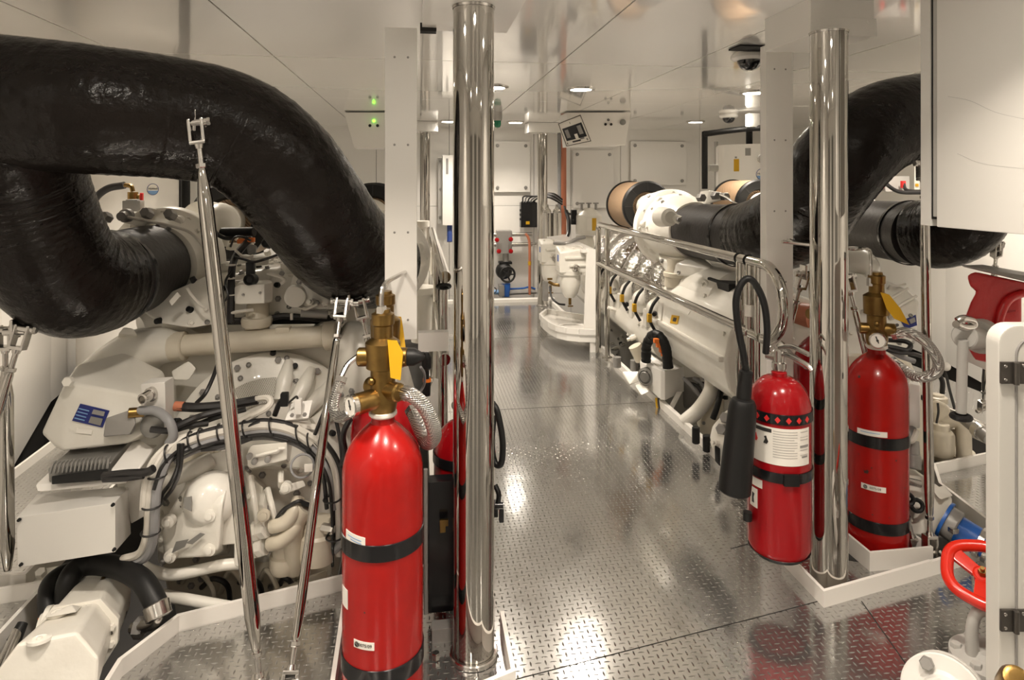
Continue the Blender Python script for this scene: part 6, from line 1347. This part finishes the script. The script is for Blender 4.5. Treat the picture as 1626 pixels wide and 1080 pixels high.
# white gate leaf with black latches
GD = 1.74
gt = thing('white_gate', 'white upright door leaf with black hinges at the right edge', 'door leaf', P(1700, 1000, GD))
def rr(x0, x1, z0, z1, r, y, n=8):
    pts = []
    for cx_, cz_, a0 in ((x0 + r, z1 - r, PI / 2), (x0 + r, z0 + r, PI)):
        for i in range(n + 1): a = a0 + i / n * PI / 2; pts.append((cx_ + r * math.cos(a), cz_ + r * math.sin(a)))
    pts += [(x1, z0), (x1, z1)]
    return pts
g0 = P(1586, 517, GD); zt_ = g0.z
def gp_(u, z): return V((g0.x, g0.y, 0)) + RGT * u + UP * z
part('frame', B().prism([gp_(u, z) for u, z in rr(0, .62, .02, zt_, .05, 0)], FWD * .05, .006), 'gate_shaded_white', gt)
part('panel', B().prism([gp_(u, z) - FWD * .003 for u, z in rr(.048, .60, .06, zt_ - .035, .045, 0)], FWD * .02, .003), 'gate_shaded_white', gt)
part('panel_groove', B().tube([gp_(u, z) - FWD * .002 for u, z in rr(.045, .60, .06, zt_ - .033, .045, 0)], .003, 6, 1), 'ink_grey', gt)
for py in (592, 985):
    q = P(1590, py, GD - .005); s_ = part('hinge', B().box(q + RGT * .055, (.115, .008, .058), .002, rz=-TH), 'dark_metal', gt, 'dark metal hinge')
    part('hinge_knuckle', B().cyl(q + RGT * .034 - FWD * .008 - UP * .029, q + RGT * .034 - FWD * .008 + UP * .029, .007, n=12), 'dark_metal', s_)
    for du, dz in ((.008, .018), (.008, -.018), (.055, .02)): part('hinge_screw', B().lathe(q + RGT * du + UP * dz - FWD * .003, -FWD, [(0, .005), (.003, .004), (.004, 0)], 10), 'steel', s_)
# globe valve with red handwheel
vw = thing('globe_valve', 'grey globe valve with a bright red handwheel in the lower right corner', 'valve', P(1565, 1050, 1.95))
wc = P(1560, 912, 2.02); wn = (V((0, 0, HC)) - wc); wn = (wn.normalized() * .62 + UP * .6).normalized()
u_, w_, _ = frame_of(wn)
rim = []
for i in range(61):
    a = i / 60 * 2 * PI; R = .094 + .003 * math.cos(5 * a); rim.append(wc + (u_ * math.cos(a) + w_ * math.sin(a)) * R)
hw = part('handwheel', B().tube(rim, .018, 14, 1), 'red_wheel', vw, 'glossy red lobed handwheel')
for k in range(3):
    a = k * 2 * PI / 3 + .5; e = u_ * math.cos(a) + w_ * math.sin(a); f = wn.cross(e)
    part('spoke', B().hull([wc + e * .015 + f * s * .018 + wn * h for s in (-1, 1) for h in (-.018, -.002)] + [wc + e * .095 + f * s * .022 + wn * h for s in (-1, 1) for h in (-.008, .008)], .004), 'red_wheel', hw)
part('hub', B().lathe(wc - wn * .03, wn, [(0, .024), (.03, .026), (.034, .02)], 20), 'red_wheel', hw)
part('stem_nut', B().nut(wc + wn * .004, wn, .012, .016).cyl(wc + wn * .01, wc + wn * .034, .006), 'brass', hw)
vb0 = P(1572, 1040, 1.98)
part('stem', B().cyl(wc, wc - wn * .16, .011), 'brass', vw)
for s in (-1, 1): part('yoke_arm', B().tube([vb0 + RGT * s * .05 - UP * .02, vb0 + RGT * s * .055 + UP * .07, vb0 + RGT * s * .04 + UP * .125, vb0 + UP * .14], [.020, .017, .016, .018], 14, 6), 'grey_paint', vw)
bf = part('bonnet_flange', B().lathe(vb0 - UP * .03, UP, [(-.03, .10), (-.006, .105), (-.004, .10), (0, .10), (.002, .105), (.022, .105), (.026, .09), (.035, .06), (.05, .05)], 40), 'grey_paint', vw)
for k in range(6):
    a = k * PI / 3 + .4; part('bolt', B().nut(vb0 + V((.085 * math.cos(a), .085 * math.sin(a), -.008)), UP, .016, .016), 'grey_paint', bf)
part('valve_belly', B().lathe(vb0 - UP * .25, UP, [(0, .06), (.06, .10), (.14, .11), (.2, .09)], 32), 'grey_paint', vw)
pf = thing('pipe_flange', 'white bolted pipe flange pair with a black gasket at the bottom right', 'flange', P(1490, 1075, 1.75))
fc = P(1500, 1108, 1.80); fa = V((-.70, -.62, .42)).normalized()
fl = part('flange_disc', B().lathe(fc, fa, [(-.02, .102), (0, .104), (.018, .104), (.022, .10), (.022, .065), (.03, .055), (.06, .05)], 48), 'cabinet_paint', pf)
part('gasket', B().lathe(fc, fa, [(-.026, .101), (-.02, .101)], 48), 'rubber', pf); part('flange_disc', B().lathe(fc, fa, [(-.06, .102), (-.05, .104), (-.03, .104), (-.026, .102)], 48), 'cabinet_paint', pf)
u_, w_, _ = frame_of(fa)
for k in range(4):
    a = k * PI / 2 + .55; q = fc + (u_ * math.cos(a) + w_ * math.sin(a)) * .08 + fa * .022; part('bolt', B().nut(q, fa, .018, .022), 'cast_grey', fl)
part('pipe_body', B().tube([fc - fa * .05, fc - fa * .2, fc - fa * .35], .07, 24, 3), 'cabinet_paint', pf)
solo('brass_plug', B().lathe(P(1612, 1082, 1.62), V((-.3, -.6, .7)), [(-.06, .03), (.0, .035), (.02, .03), (.026, .018)], 20), 'brass', 'brass plug at the bottom right corner beside the white flange', 'plug')
EXPO = 0.78
# ------------------------------------------------------------------ world and view
w = bpy.data.worlds.new('world'); SC.world = w; w.use_nodes = True
w.node_tree.nodes['Background'].inputs[0].default_value = (1, .93, .85, 1); w.node_tree.nodes['Background'].inputs[1].default_value = .02
SC.view_settings.view_transform = 'Standard'; SC.view_settings.look = 'None'
SC.view_settings.exposure = EXPO; SC.view_settings.gamma = 1; SC.view_settings.use_curve_mapping = False
SC.cycles.use_denoising = True
SC.cycles.max_bounces = 12; SC.cycles.diffuse_bounces = 7; SC.cycles.glossy_bounces = 6; SC.cycles.sample_clamp_indirect = 6; SC.cycles.caustics_reflective = True; SC.cycles.blur_glossy = 1.0; SC.cycles.caustics_refractive = False
